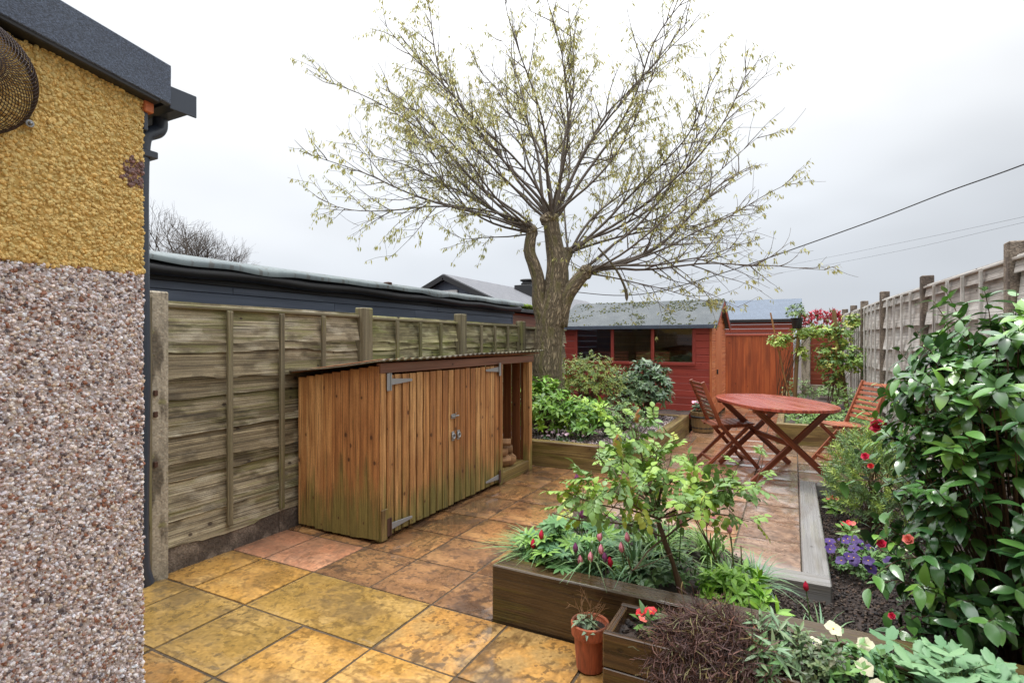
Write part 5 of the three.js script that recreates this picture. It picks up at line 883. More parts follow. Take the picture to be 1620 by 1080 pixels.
// ---------------------------------------------------------------- rose bush in the front bed
{
  const t = thing('rose_bush', 'open rose bush with fresh green leaves in the front sleeper bed', 'shrub'), R = rng(303), B = V(-0.446, 0.15, 2.54), rt = new THREE.Vector3(0.887, 0, -0.462), bk = new THREE.Vector3(-0.462, 0, -0.887), S = 0.00288;
  const L = (u, v, d = 0) => B.clone().addScaledVector(rt, (u - 1080) * S).addScaledVector(bk, d).setY(1.35 - (v - 540) * S);
  const lf = leafBase(0.042, 0.031, { seg: 4, fold: 0.18, curl: 0.25, shape: 0.85, pw: 0.75 });
  const comp = s => { const q = rng(s), l = [[[0, 0, 0.08], [0, -0.1, 1], [0, 1, 0], 1.1]]; for (const z of [0.018, 0.04, 0.062]) for (const sd of [-1, 1]) l.push([[sd * 0.004, 0, z], [sd * (0.9 + q() * 0.3), -0.1 + (q() - 0.5) * 0.3, 0.55], [(q() - 0.5) * 0.5, 1, 0], 0.8 + q() * 0.25]); const g = merged(lf, l); const st = tubeGeo([new THREE.Vector3(0, 0, 0), new THREE.Vector3(0, 0.001, 0.04), new THREE.Vector3(0, 0, 0.085)], [0.0014, 0.0012, 0.0009], 4); return mergeGeometries([g, st]); };
  const geos = [1, 2, 3, 4, 5].map(comp), mats = [solidLeaf(0.2, 0.34, 0.05, 0.5), solidLeaf(0.28, 0.45, 0.05, 0.5, 0.3), solidLeaf(0.14, 0.25, 0.06, 0.45), solidLeaf(0.17, 0.3, 0.08, 0.45), solidLeaf(0.42, 0.48, 0.07, 0.45, 0.3)];
  let nl = 0; const leafOn = (p, dir) => { if (nl++ % 3 === 1 && nl > 30) return; if (nl > 440) return; const d = dir.clone().multiplyScalar(0.4).add(randDir(R)).add(new THREE.Vector3(0, -0.05, 0)); placeLeaf(t, 'leaf', geos[Math.floor(R() * 5)], mats[R() < 0.06 ? 4 : Math.floor(R() * 4)], p, d, new THREE.Vector3(0, 1, 0).add(randDir(R).multiplyScalar(0.45)), 0.6 + R() * 0.45); };
  const cane = (pts, r0, r1, leafFrom, twigs) => {
    const n = 18, c = curve(pts, n), g = [tubeGeo(c, taper(r0, r1, n + 1), 6, { noise: (a, l) => (pnoise(l * 60, a, 512, 16, 4) - 0.5) * 0.25 })];
    for (let k = 0; k < twigs; k++) { const i = Math.floor(lerp(n * leafFrom, n, (k + R()) / twigs)), p = c[Math.min(n, i)], d = randDir(R, -0.4).add(new THREE.Vector3(0, 0.22, 0)).normalize(), len = 0.06 + R() * 0.13, q = [p]; let pp = p.clone(), dd = d.clone(); for (let s = 0; s < 4; s++) { dd.add(randDir(R).multiplyScalar(0.25)).normalize(); pp = pp.clone().addScaledVector(dd, len / 4); q.push(pp); } g.push(tubeGeo(q, taper(r1 * 0.9, 0.0014, 5), 5)); for (let s = 1; s <= 4; s++) if (R() < 0.85) leafOn(q[s], dd); leafOn(q[4], dd); }
    for (let i = Math.floor(n * Math.max(leafFrom, 0.4)); i <= n; i += 3) leafOn(c[i], new THREE.Vector3(0, 0.3, 0));
    part(t, 'cane', mergeGeometries(g.map(x => x)), M.stem);
  };
  const F = L(1042, 822, 0.02);
  cane([B.clone(), L(1066, 895), L(1052, 855), F, L(1036, 800, 0.02), L(1030, 775, 0.03)], 0.013, 0.008, 0.9, 1);
  cane([B.clone().add(new THREE.Vector3(0.03, 0, 0)), L(1072, 905, 0.03), L(1054, 860, 0.05), L(1048, 815, 0.08), L(1060, 765, 0.1)], 0.010, 0.005, 0.75, 4);
  for (const [pts, tw] of [[[L(1052, 850), L(1000, 828, -0.03), L(945, 815, -0.08), L(908, 810, -0.1), L(872, 798, -0.12)], 8], [[F, L(1000, 800, -0.08), L(960, 785, -0.16), L(915, 770, -0.2), L(892, 760, -0.2)], 9], [[F, L(1012, 765), L(990, 730), L(972, 712, -0.02)], 7], [[L(1030, 775, 0.03), L(1020, 735, 0.02), L(1010, 700), L(1004, 676)], 7], [[L(1030, 775, 0.03), L(1046, 740, 0.1), L(1052, 718, 0.12)], 5], [[F, L(1080, 785, 0), L(1125, 772, -0.05), L(1162, 766, -0.08), L(1180, 774, -0.1)], 9], [[F, L(1090, 805, 0.05), L(1135, 796, 0.1), L(1165, 788, 0.14)], 7], [[L(1052, 850), L(1100, 825, 0.05), L(1150, 822, 0.08), L(1200, 836, 0.1)], 7], [[F, L(1020, 785, 0.2), L(992, 755, 0.33), L(968, 740, 0.38)], 6], [[F, L(1068, 780, 0.2), L(1092, 752, 0.3)], 6], [[F, L(1002, 790, -0.16), L(968, 760, -0.26), L(952, 748, -0.3)], 6], [[F, L(1058, 795, -0.16), L(1085, 776, -0.26)], 6], [[L(1036, 800), L(985, 765, 0.1), L(950, 728, 0.14)], 6], [[L(1052, 850), L(1015, 855, -0.12), L(985, 872, -0.2), L(975, 845, -0.25)], 3]]) cane(pts, 0.0048, 0.0022, 0.3, tw);
  for (const [a, b] of [[[1175, 940], [1105, 800]], [[1178, 950], [1118, 830]], [[1192, 960], [1192, 880]], [[1205, 965], [1209, 895]]]) part(t, 'bare_cane', tubeGeo([L(a[0], a[1], 0.25), L((a[0] + b[0]) / 2 + 3, (a[1] + b[1]) / 2, 0.25), L(b[0], b[1], 0.25)], [0.004, 0.0034, 0.0025], 5), M.stem);
  for (const [u, v] of [[1003, 668], [1012, 815], [970, 708]]) { const m = placeLeaf(t, 'young_shoot', geos[0], solidLeaf(0.36, 0.15, 0.04, 0.45, 0.3), L(u, v), new THREE.Vector3(0.3, 0.8, 0.2), new THREE.Vector3(0, 1, 0.5), 0.6); }
  console.log('rose leaves', nl); rebase(t);
}
// ---------------------------------------------------------------- camellia
{
  const t = thing('camellia', 'large glossy dark green camellia with a few red blooms by the pale fence', 'shrub'), R = rng(404), C = V(0.85, 0.52, 3.1), rad = [0.54, 0.9, 0.6];
  const lv = [leafBase(0.1, 0.052, { seg: 6, fold: 0.16, curl: 0.22, shape: 0.85, pw: 0.8 }), leafBase(0.106, 0.05, { seg: 6, fold: 0.25, curl: 0.4, shape: 0.9, pw: 0.85 }), leafBase(0.092, 0.05, { seg: 6, fold: 0.1, curl: 0.05, shape: 0.8, pw: 0.8, wave: 0.02 }), leafBase(0.1, 0.045, { seg: 6, fold: 0.3, curl: 0.3, shape: 0.85, pw: 0.85 })];
  const gl = (r, g, b, q = 0.26) => { const m = solidLeaf(r, g, b, q, 0); m.clearcoat = 0.6; m.clearcoatRoughness = 0.18; return m; };
  const mats = [gl(0.058, 0.15, 0.04), gl(0.078, 0.19, 0.045), gl(0.044, 0.12, 0.04, 0.32), gl(0.1, 0.235, 0.05, 0.34), gl(0.17, 0.34, 0.055, 0.36)];
  const all = [], tips = [], add = (p, d, n, s, m) => all.push({ p, d, n, s, m, v: Math.floor(R() * 4) });
  const base = V(0.88, -0.1, 3.1);
  const shoot = (e, from, leafN, young) => {
    const b = from, m = b.clone().lerp(e, 0.55); m.y += 0.05; const c = curve([b, m, e], 12), td = c[12].clone().sub(c[10]).normalize(); tips.push({ c, young });
    for (let k = 0; k < leafN; k++) { const q = lerp(leafN > 9 ? 0.12 : 0.4, 1, (k + 0.5) / leafN), p = c[Math.min(12, Math.round(q * 12))], a = k * 2.4 + R(), x = new THREE.Vector3(1, 0.1, 0.2).cross(td).normalize(), z = td.clone().cross(x); const d = td.clone().multiplyScalar(0.45).addScaledVector(x, Math.cos(a)).addScaledVector(z, Math.sin(a)); d.y -= 0.1; add(p.clone(), d, new THREE.Vector3(0, 1, 0).add(td.clone().multiplyScalar(0.4)).add(randDir(R).multiplyScalar(0.35)), 0.5 + R() * 0.5, young ? (R() < 0.6 ? 4 : 3) : Math.floor(R() * 4)); }
  };
  for (let i = 0; i < 400; i++) { const d = randDir(R, -0.85), q = (i % 4 ? 0.66 : 0.4) + 0.36 * Math.pow(R(), 0.7), e = new THREE.Vector3(C.x + d.x * rad[0] * q, C.y + d.y * rad[1] * q, C.z + d.z * rad[2] * q); const f = new THREE.Vector3(lerp(base.x, e.x, 0.45), lerp(base.y, e.y, 0.55), lerp(base.z, e.z, 0.45)); shoot(e, f, 9, R() < 0.1); }
  for (let i = 0; i < 300; i++) { const d = randDir(R, -0.5), q = 0.55 + 0.45 * R(), e = new THREE.Vector3(0.86 + d.x * 0.5 * q, 1.04 + d.y * 0.48 * q, -3.12 + d.z * 0.55 * q); shoot(e, e.clone().add(new THREE.Vector3(-d.x * 0.12, -0.16, -d.z * 0.12)), 8, R() < 0.3); }
  // upright young shoots on top and arching ones towards the bush on the left
  for (const [x, y, f] of [[0.62, 1.55, 3.35], [0.78, 1.58, 3.2], [0.7, 1.6, 3.5], [0.92, 1.52, 2.95], [0.58, 1.42, 3.6], [0.5, 1.3, 3.5], [0.9, 1.5, 3.4], [0.42, 1.12, 3.5], [0.35, 0.98, 3.4], [0.4, 0.85, 3.6], [0.3, 0.78, 3.5], [1.0, 1.42, 2.8], [0.85, 1.56, 3.05]]) shoot(V(x, y, f), V(lerp(C.x, x, 0.6), y - 0.34, lerp(3.12, f, 0.6)), 11, R() < 0.55);
  for (const [x, y, f] of [[0.22, 0.55, 3.6], [0.2, 0.35, 3.3], [0.3, 0.15, 3.1], [0.36, 0.0, 2.9], [0.3, 0.3, 2.85]]) shoot(V(x, y, f), V(0.6, y + 0.05, 3.1), 7, false);
  for (const a of all) a.dist = a.p.distanceTo(camera.position); all.sort((a, b) => a.dist - b.dist);
  all.slice(0, 300).forEach(a => placeLeaf(t, 'leaf', lv[a.v], mats[a.m], a.p, a.d, a.n, a.s));
  const rest = all.slice(300).map(a => ({ p: a.p, d: a.d, n: a.n, s: a.s, v: a.v, c: [mats[a.m].color.r, mats[a.m].color.g, mats[a.m].color.b] }));
  stuff(part(t, 'foliage', bake(lv, rest), LM.gloss));
  const g = tips.map(q => tubeGeo(q.c, taper(0.0032, 0.0016, 13), 5)); for (let i = 0; i < tips.length; i += 9) g.push(tubeGeo(curve([base.clone().add(randDir(R).multiplyScalar(0.05)), base.clone().lerp(tips[i].c[0], 0.5).add(new THREE.Vector3(0, 0.06, 0)), tips[i].c[0]], 8), taper(0.011, 0.0035, 9), 6));
  stuff(part(t, 'stems', mergeGeometries(g), M.stem));
  for (const [x, y, f, s, mt] of [[0.4, 0.9, 3.4, 0.046, FM.crimson], [0.34, 0.74, 3.4, 0.024, FM.crimson], [0.36, 0.70, 3.36, 0.018, FM.red], [0.44, 0.5, 2.84, 0.026, FM.coral], [0.37, 0.4, 3.05, 0.024, FM.crimson], [0.4, 0.1, 2.98, 0.018, FM.crimson]]) { const p = V(x, y, f); flower(t, cupGeo, mt, p, camDir(p).add(new THREE.Vector3(-0.3, 0.5, 0)).normalize(), s); }
  console.log('camellia leaves', all.length); rebase(t);
}
// feathery lime bush behind it
{
  const t = thing('feathery_bush', 'feathery lime green bush in the border beside the table', 'shrub'), R = rng(505), it = [], C = V(0.57, 0.28, 5.0), tips = [];
  for (let i = 0; i < 850; i++) { const d = randDir(R, -0.6), q = 0.4 + 0.6 * Math.sqrt(R()), e = new THREE.Vector3(C.x + d.x * 0.36 * q, C.y + d.y * 0.46 * q, C.z + d.z * 0.36 * q), ax = d.clone().add(new THREE.Vector3(0, 0.8, 0)).normalize(); tips.push(e); const col = R() < 0.35 ? [0.38, 0.5, 0.1] : R() < 0.6 ? [0.22, 0.34, 0.12] : [0.16, 0.26, 0.12];
    for (let k = 0; k < 16; k++) { const a = k * 2.4, x = new THREE.Vector3(1, 0, 0.1).cross(ax).normalize(), z = ax.clone().cross(x); it.push({ p: e.clone().addScaledVector(ax, -0.07 + k * 0.006), d: ax.clone().multiplyScalar(0.8).addScaledVector(x, Math.cos(a)).addScaledVector(z, Math.sin(a)), n: randDir(R), s: 0.7 + R() * 0.6, c: vary(R, col, 0.3) }); } }
  stuff(part(t, 'foliage', bake(leafBase(0.032, 0.0085, { seg: 2, fold: 0.1, curl: 0.1 }), it), LM.soft)); stems(t, R, V(0.57, -0.1, 5.0), tips, 60, 0.004, M.stem, 'stems', 0.15); rebase(t);
}
// ---------------------------------------------------------------- front bed underplanting
{
  const R = rng(606), lup = (() => { const b = leafBase(0.075, 0.02, { seg: 3, fold: 0.35, curl: 0.15, shape: 1.15 }), l = []; for (let i = 0; i < 10; i++) { const a = i / 10 * 6.283; l.push([[0, 0, 0], [Math.cos(a), 0.28, Math.sin(a)], [0, 1, 0], 0.85 + 0.2 * ((i * 7) % 3) / 2]); } return merged(b, l); })();
  const lm = [solidLeaf(0.11, 0.26, 0.08, 0.5), solidLeaf(0.08, 0.2, 0.085, 0.5), solidLeaf(0.2, 0.38, 0.06, 0.5)];
  const lupin = (label, x, f, n, r, h, seed) => { const t = thing('lupin', label, 'plant', 'lupins in the front bed'), Q = rng(seed), g = []; for (let i = 0; i < n; i++) { const a = Q() * 6.283, q = Math.sqrt(Q()) * r, p = V(x + Math.cos(a) * q, 0.17 + h * (0.35 + 0.65 * Q()) * (1 - 0.5 * q / r), f + Math.sin(a) * q); placeLeaf(t, 'leaf', lup, lm[Math.floor(Q() * 3)], p, new THREE.Vector3(Math.cos(a), 0, Math.sin(a)), new THREE.Vector3(Math.cos(a) * 0.5, 1, -Math.sin(a) * 0.5 + 0.2).add(randDir(Q).multiplyScalar(0.3)), 0.65 + Q() * 0.5); g.push(tubeGeo(curve([V(x + (Q() - 0.5) * 0.04, 0.16, f), V(x, 0.16, f).lerp(p, 0.5).add(new THREE.Vector3(0, 0.05, 0)), p], 5), taper(0.003, 0.002, 6), 4)); } stuff(part(t, 'stalks', mergeGeometries(g), M.stemGreen)); rebase(t); };
  lupin('leafy lupin at the corner of the dark sleeper bed', -1.06, 2.56, 46, 0.2, 0.3, 61); lupin('lupin behind the corner plant reaching over the paving', -1.0, 2.85, 34, 0.2, 0.34, 62); lupin('small lupin under the left rose cane', -0.84, 2.66, 20, 0.14, 0.16, 63);
  grassClump('arching grassy tuft flopping over the sleeper corner', -1.17, 0.19, 2.56, 240, 0.27, 0.8, [0.17, 0.3, 0.11], 0.008, [-0.4, -0.15], 64);
  const gcs = [[-0.88, 2.52, 'strappy tuft between lupin and rose'], [-0.68, 2.6, 'strappy tuft beside the rose stem'], [-0.62, 2.85, 'strappy tuft behind the rose stem'], [-0.28, 2.95, 'strappy tuft right of the rose'], [-0.18, 3.1, 'tall strappy tuft before the flush sleeper'], [-0.4, 3.1, 'strappy tuft in the middle of the bed'], [0.03, 2.75, 'pale striped tuft on the open soil'], [0.12, 2.85, 'grassy tuft beside the lone tulip'], [0.16, 2.5, 'grassy tuft behind the white pansies']];
  gcs.forEach(([x, f, l], i) => grassClump(l, x, lerp(0.2, -0.1, sstep(-0.6, 0.1, x)) - 0.01, f, i > 5 ? 50 : 90, 0.36, 0.85, [[0.18, 0.30, 0.12], [0.15, 0.27, 0.13], [0.2, 0.33, 0.08]][i % 3], 0.008, [0, 0], 640 + i));
  const tulip = (x, f, h, mat, label, i) => { const t = thing('tulip', label, 'tulip', 'tulips in the front bed'), y = lerp(0.2, -0.1, sstep(-0.6, 0.1, x)) - 0.02, lx = (hash(i, 1, 5) - 0.5) * 0.08, e = V(x + lx, y + h, f); part(t, 'stem', tubeGeo(curve([V(x, y, f), V(x + lx * 0.3, y + h * 0.6, f), e], 6), taper(0.0032, 0.0026, 7), 5), M.stemGreen); const m = placeLeaf(t, 'flower', tulipGeo, mat, e, new THREE.Vector3(0.2, lx * 2, 1), new THREE.Vector3(lx * 3, 1, 0.2), 0.046); m.scale.set(0.038, 0.052, 0.038); for (const s of [-1, 1]) placeLeaf(t, 'leaf', tulLeaf, LMt, V(x, y + 0.01, f), new THREE.Vector3(s * 0.35, 1, 0.3 * s), new THREE.Vector3(-s, 0.2, 0.3), 0.8); rebase(t); };
  const tulLeaf = leafBase(0.16, 0.026, { seg: 5, fold: 0.4, curl: 0.25 }), LMt = solidLeaf(0.1, 0.2, 0.1, 0.5);
  const TL = ['pink tulip nodding over the dark sleeper', 'short pink tulip close to the sleeper below the lupin', 'pink tulip above the sleeper beside the small lupin', 'taller pink tulip behind the nodding ones', 'short crimson tulip at the sleeper left of the rose', 'pink tulip just left of the rose stem', 'pink tulip behind the rose stem', 'pink tulip in the tuft behind the rose', 'shorter pink tulip of the close pair by the bare canes', 'taller pink tulip of the close pair right of the rose', 'tallest pink tulip right of the rose, before the flush sleeper', 'lower crimson tulip in the grassy corner tuft', 'upper crimson tulip in the grassy corner tuft', 'dark purple tulip rising from the middle of the lupins', 'tall dark purple tulip highest above the lupins', 'short dark purple tulip beside the nodding pink one', 'dark purple tulip low by the sleeper', 'pink tulip between the small lupin and the rose', 'lone crimson tulip standing over the open soil'];
  const T = [[-0.86, 2.43, 0.13, 'pink'], [-0.89, 2.44, 0.1, 'pink'], [-0.8, 2.44, 0.17, 'pink'], [-0.84, 2.47, 0.22, 'pink'], [-0.72, 2.44, 0.12, 'crimson'], [-0.66, 2.52, 0.22, 'pink'], [-0.5, 2.75, 0.27, 'pink'], [-0.56, 2.8, 0.25, 'pink'], [-0.38, 2.86, 0.31, 'pink'], [-0.34, 2.88, 0.34, 'pink'], [-0.25, 2.86, 0.37, 'pink'], [-1.17, 2.43, 0.14, 'crimson'], [-1.15, 2.46, 0.18, 'crimson'], [-0.94, 2.56, 0.28, 'mauve'], [-1.0, 2.7, 0.42, 'mauve'], [-0.92, 2.43, 0.16, 'mauve'], [-0.77, 2.43, 0.14, 'mauve'], [-0.69, 2.46, 0.19, 'pink'], [0.075, 2.95, 0.27, 'crimson']];
  T.forEach(([x, f, h, c], i) => tulip(x, f, h, FM[c], TL[i], i));
  bedding('bright_green_plant', 'bright green leafy clump at the foot of the rose', 'plant', -0.24, 0.1, 2.74, 0.19, 0.17, [leafBase(0.075, 0.024, { seg: 3, curl: 0.2 })], [[0.28, 0.52, 0.05], [0.22, 0.43, 0.05]], 60, 6, [], { seed: 65 });
  bedding('low_green_plant', 'dark low foliage under the rose canes', 'plant', -0.62, 0.17, 2.66, 0.24, 0.16, fineLeaf, [[0.07, 0.15, 0.05], [0.1, 0.2, 0.05]], 150, 5, [], { seed: 66 });
  bedding('low_green_plant', 'low foliage against the flush sleeper behind the rose', 'plant', -0.75, 0.17, 3.05, 0.3, 0.16, fineLeaf, [[0.08, 0.16, 0.05], [0.12, 0.22, 0.05]], 150, 5, [], { seed: 67 });
  // border plants
  const pf = [], Q = rng(68); for (let i = 0; i < 18; i++) pf.push([(Q() - 0.5) * 0.34, 0.1 + Q() * 0.07, (Q() - 0.5) * 0.4, pansyGeo[i % 2], FM.purple, 0.034, FM.yellow]);
  bedding('purple_pansies', 'purple pansies in the border beside the flush sleeper', 'pansy', 0.37, -0.09, 3.98, 0.2, 0.16, fineLeaf, [[0.10, 0.22, 0.05], [0.14, 0.28, 0.06]], 110, 5, pf, { seed: 69 });
  for (const [x, f, l] of [[0.36, 4.62, 'red and yellow primrose on bare soil behind the pansies'], [0.3, 5.3, 'small orange red primrose at the foot of the feathery bush']]) bedding('primrose', l, 'primrose', x, -0.1, f, 0.07, 0.1, choisyaLeaf, [[0.14, 0.27, 0.04]], 10, 4, [[0, 0.13, 0, primGeo, FM.red, 0.022, FM.yellow], [0.03, 0.12, 0.03, primGeo, FM.coral, 0.02, FM.yellow], [-0.035, 0.12, 0.0, primGeo, FM.red, 0.017]], { seed: 700 + Math.round(f) });
  bedding('white_flower_plant', 'tiny white flowered plant between pansies and camellia', 'plant', 0.58, -0.1, 4.15, 0.15, 0.14, fineLeaf, [[0.12, 0.24, 0.06]], 50, 5, [[0, 0.14, 0, pansyGeo[0], FM.white, 0.016], [0.06, 0.13, 0.05, pansyGeo[0], FM.white, 0.015], [-0.07, 0.13, 0.06, pansyGeo[0], FM.white, 0.015]], { seed: 704 });
}
// ---------------------------------------------------------------- clay pot and trough at the front
{
  const t = thing('clay_pot', 'terracotta pot with dry twigs standing against the dark sleeper', 'pot'), c = V(-0.745, 0.004, 2.13);
  const lg = new THREE.LatheGeometry([[0, 0], [0.052, 0], [0.056, 0.004], [0.066, 0.135], [0.074, 0.138], [0.077, 0.142], [0.079, 0.185], [0.077, 0.19], [0.069, 0.19], [0.066, 0.183], [0.064, 0.16], [0, 0.155]].map(a => new THREE.Vector2(...a)), 40); const uv = lg.attributes.uv; for (let i = 0; i < uv.count; i++) uv.setXY(i, uv.getX(i) * 2, uv.getY(i) * 1.2); part(t, 'pot', lg, M.terracotta, c);
  part(t, 'soil', new THREE.CylinderGeometry(0.064, 0.06, 0.01, 24), M.soil, c.clone().setY(0.166)); rebase(t);
  const d = thing('dry_twigs', 'dry forked brown twigs rising from the clay pot', 'twigs'), R = rng(811), g = []; const grow = (p, dd, len, r, k) => { const q = [p]; let pp = p, v = dd.clone(); for (let i = 0; i < 4; i++) { v.add(randDir(R).multiplyScalar(0.28)).normalize(); pp = pp.clone().addScaledVector(v, len / 4); q.push(pp); } g.push(tubeGeo(q, taper(r, r * 0.55, 5), 5)); if (k) for (let i = 0; i < 3; i++) grow(q[1 + i], v.clone().add(randDir(R).multiplyScalar(0.75)).normalize(), len * 0.6, r * 0.6, k - 1); };
  for (const [x, z] of [[-0.9, 0.3], [-0.6, -0.2], [0.1, 0.1], [0.7, 0.1]]) grow(c.clone().setY(0.16), new THREE.Vector3(x, 1, z).normalize(), 0.12, 0.0035, 2); part(d, 'twigs', mergeGeometries(g), plain(0.2, 0.105, 0.045, 0.7)); rebase(d);
  bedding('silver_seedling', 'grey green seedling inside the clay pot', 'plant', -0.755, 0.165, 2.1, 0.04, 0.06, [leafBase(0.04, 0.014, { seg: 3 })], [[0.2, 0.28, 0.17]], 9, 6, [], { seed: 812 });
}
{
  const t = thing('wooden_trough', 'weathered wooden plank trough in front of the dark sleeper', 'planter'), X0 = -0.63, X1 = 0.78, F0 = 1.94, F1 = 2.2;
  for (const [f0, f1] of [[F0, F0 + 0.022], [F1 - 0.022, F1]]) { box(t, 'plank', M.trough, [X0, X1], [0.012, 0.138], [f0, f1], 0.004); box(t, 'plank', M.trough, [X0, X1], [0.141, 0.27], [f0, f1], 0.004); }
  for (const x of [X0, X1 - 0.03]) box(t, 'end_board', M.trough, [x + 0.001, x + 0.03], [0.012, 0.266], [F0 + 0.023, F1 - 0.023], 0.004);
  box(t, 'base_board', M.trough, [X0 + 0.03, X1 - 0.03], [0.01, 0.03], [F0 + 0.024, F1 - 0.024], 0.003); rebase(t);
  soilPatch('soil', 'dark potting soil filling the wooden trough', X0 + 0.03, X1 - 0.03, F0 + 0.023, F1 - 0.023, () => 0.215, 91);
  const ch = new THREE.Group(); ch.name = 'potting_bark'; ch.userData = { kind: 'stuff', label: 'dark bark crumbs in the wooden trough', category: 'mulch' }; scene.add(ch); chips(ch, 'crumbs', 700, X0 + 0.04, X1 - 0.04, F0 + 0.03, F1 - 0.03, () => 0.21 + UR() * 0.03, [[0.03, 0.023, 0.02], [0.05, 0.036, 0.03], [0.02, 0.016, 0.016]], 0.011, 44);
  bedding('primrose', 'red primrose in the end of the wooden trough', 'primrose', -0.5, 0.225, 2.1, 0.05, 0.06, choisyaLeaf, [[0.11, 0.22, 0.05]], 6, 4, [[-0.02, 0.07, 0, primGeo, FM.red, 0.026, FM.yellow], [0.01, 0.075, 0.01, primGeo, FM.red, 0.024, FM.yellow], [-0.01, 0.06, -0.03, primGeo, FM.coral, 0.02]], { seed: 813 });
  // dead brown heather spilling over the front
  const d = thing('dead_heather', 'mop of dead brown wiry stems hanging over the wooden trough', 'dead plant'), R = rng(821), P = [], N = [], C = [], I = [];
  const c0 = V(-0.24, 0.235, 2.08);
  for (let k = 0; k < 9000; k++) {        // tangled wiry stems, each a random kinked strand through a drooping mound
    const a = R() * 6.283, q = Math.sqrt(R()), fx = Math.cos(a) * q, fz = Math.sin(a) * q, front = Math.max(0, fz);
    let p = new THREE.Vector3(c0.x + fx * 0.22, c0.y + 0.14 * (1 - q * q) * (0.2 + R() * 0.9) - front * front * 0.2 * (0.4 + 0.8 * R()) + 0.01, c0.z + 0.05 + fz * 0.14 + front * 0.05);
    const d = new THREE.Vector3(fx * 0.9, -0.1 - 0.5 * q, fz * 0.7 + 0.25).add(randDir(R).multiplyScalar(0.95)).normalize(), col = vary(R, R() < 0.12 ? [0.17, 0.14, 0.06] : R() < 0.3 ? [0.13, 0.065, 0.05] : [0.085, 0.045, 0.04], 0.7), o = P.length / 3, w = 0.0008 + R() * 0.0007, st = 0.012 + R() * 0.012;
    for (let i = 0; i <= 5; i++) { const sx = Math.sin(a * 7 + k), sz = Math.cos(a * 5 + k); for (const s of [-1, 1]) { P.push(p.x + s * w * sx, p.y + s * w * 0.6, p.z + s * w * sz); C.push(...col); } if (i < 5) { const v = o + i * 2; I.push(v, v + 1, v + 2, v + 1, v + 3, v + 2); } d.add(randDir(R).multiplyScalar(0.55)).add(new THREE.Vector3(0, -0.06, 0)).normalize(); p = p.clone().addScaledVector(d, st); }
  }
  const g = new THREE.BufferGeometry(); g.setAttribute('position', new THREE.Float32BufferAttribute(P, 3)); g.setAttribute('color', new THREE.Float32BufferAttribute(C, 3)); g.setIndex(I); g.computeVertexNormals(); stuff(part(d, 'stems', g, leafMat(0.85, 0))); rebase(d);
  const sil = [leafBase(0.06, 0.013, { seg: 3, curl: 0.3 })];
  bedding('silver_plant', 'silvery narrow leaved plant in the trough beside the dead stems', 'plant', -0.06, 0.22, 2.05, 0.13, 0.16, sil, [[0.22, 0.32, 0.17], [0.16, 0.26, 0.13], [0.13, 0.24, 0.08]], 46, 8, [[-0.05, 0.13, 0.02, primGeo, FM.coral, 0.015]], { seed: 822 });
  bedding('small_leaf_plant', 'small leaved evergreen trailing in the trough middle', 'plant', 0.06, 0.22, 2.05, 0.12, 0.16, [leafBase(0.02, 0.012, { seg: 2 })], [[0.10, 0.16, 0.06], [0.14, 0.2, 0.08], [0.07, 0.1, 0.04]], 130, 6, [[-0.08, 0.03, -0.1, primGeo, FM.crimson, 0.014]], { seed: 823 });
  const wf = []; const Q = rng(824); for (const [x, y, f] of [[-0.06, 0.16, 0.05], [-0.12, 0.12, 0.0], [-0.08, 0.09, -0.03], [0.02, 0.1, -0.04], [0.05, 0.07, -0.08], [-0.02, 0.02, -0.12], [0.03, 0.14, 0.03]]) wf.push([x, y, f, pansyGeo[Math.floor(Q() * 2)], FM.white, 0.027, Q() < 0.4 ? FM.purple : FM.yellow]);
  bedding('white_pansies', 'creamy white pansies in the trough', 'pansy', 0.18, 0.22, 2.07, 0.13, 0.15, fineLeaf, [[0.09, 0.2, 0.05], [0.13, 0.26, 0.06]], 60, 5, wf, { seed: 825 });
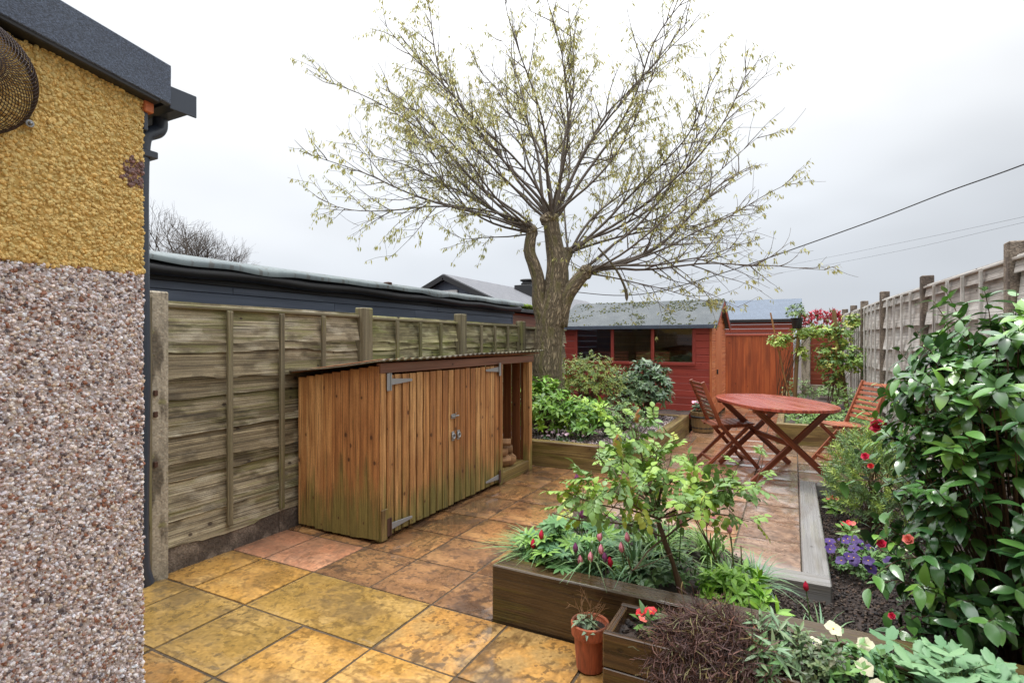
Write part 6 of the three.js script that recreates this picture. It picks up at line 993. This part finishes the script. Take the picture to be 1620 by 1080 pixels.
  // cranesbill with lobed leaves
  const lobed = (() => { const pos = [0, 0, 0], idx = [], n = 63; for (let i = 0; i <= n; i++) { const a = lerp(-2.75, 2.75, i / n), l = Math.abs(Math.cos(a * 1.75)), tooth = 0.13 * Math.abs(Math.sin(a * 8.1)), r = 0.26 + 0.7 * Math.pow(l, 1.5) + tooth * (0.4 + l); pos.push(Math.sin(a) * r, 0.22 * r * r + 0.05 * Math.cos(a * 3.24), Math.cos(a) * r); if (i < n) idx.push(0, i + 1, i + 2); } const g = new THREE.BufferGeometry(); g.setAttribute('position', new THREE.Float32BufferAttribute(pos, 3)); g.setAttribute('uv', new THREE.Float32BufferAttribute(new Float32Array(pos.length / 3 * 2), 2)); g.setIndex(idx); g.computeVertexNormals(); return g; })();
  const cg = thing('cranesbill', 'mound of pale green lobed cranesbill leaves at the trough end', 'plant'), gm = [solidLeaf(0.15, 0.30, 0.14, 0.55), solidLeaf(0.11, 0.25, 0.11, 0.55), solidLeaf(0.2, 0.36, 0.17, 0.55)], st = [], G = rng(826);
  for (let i = 0; i < 170; i++) { const a = G() * 6.283, q = Math.sqrt(G()), x = 0.44 + Math.cos(a) * q * 0.36, f = 2.16 + Math.sin(a) * q * 0.2, y = 0.2 + 0.2 * (1 - q * q) * (0.4 + 0.6 * G()) - 0.05 * q * G(); const p = V(x, y, f); placeLeaf(cg, 'leaf', lobed, gm[Math.floor(G() * 3)], p, new THREE.Vector3(Math.cos(a), 0, -Math.sin(a) + 0.3), new THREE.Vector3(Math.cos(a) * 0.5 * q, 1, -Math.sin(a) * 0.5 * q + 0.25).add(randDir(G).multiplyScalar(0.25)), 0.034 + G() * 0.026); st.push(tubeGeo(curve([V(0.46 + (G() - 0.5) * 0.1, 0.2, 2.12), V(lerp(0.46, x, 0.5), y - 0.02, lerp(2.16, f, 0.5)), p], 4), taper(0.0018, 0.0014, 5), 4)); }
  stuff(part(cg, 'stalks', mergeGeometries(st), M.stemGreen)); rebase(cg);
  // bit of dark slate label standing in the trough
  const lb = thing('plant_label', 'dark upright plant label and dried stalk in the trough', 'label'); box(lb, 'tag', M.dark, [-0.045, -0.025], [0.2, 0.33], [2.13, 2.135], 0.002); rebase(lb);
}
scene.traverse(o => { if (o.isMesh) { o.castShadow = true; o.receiveShadow = true; } });
renderer.render(scene, camera);
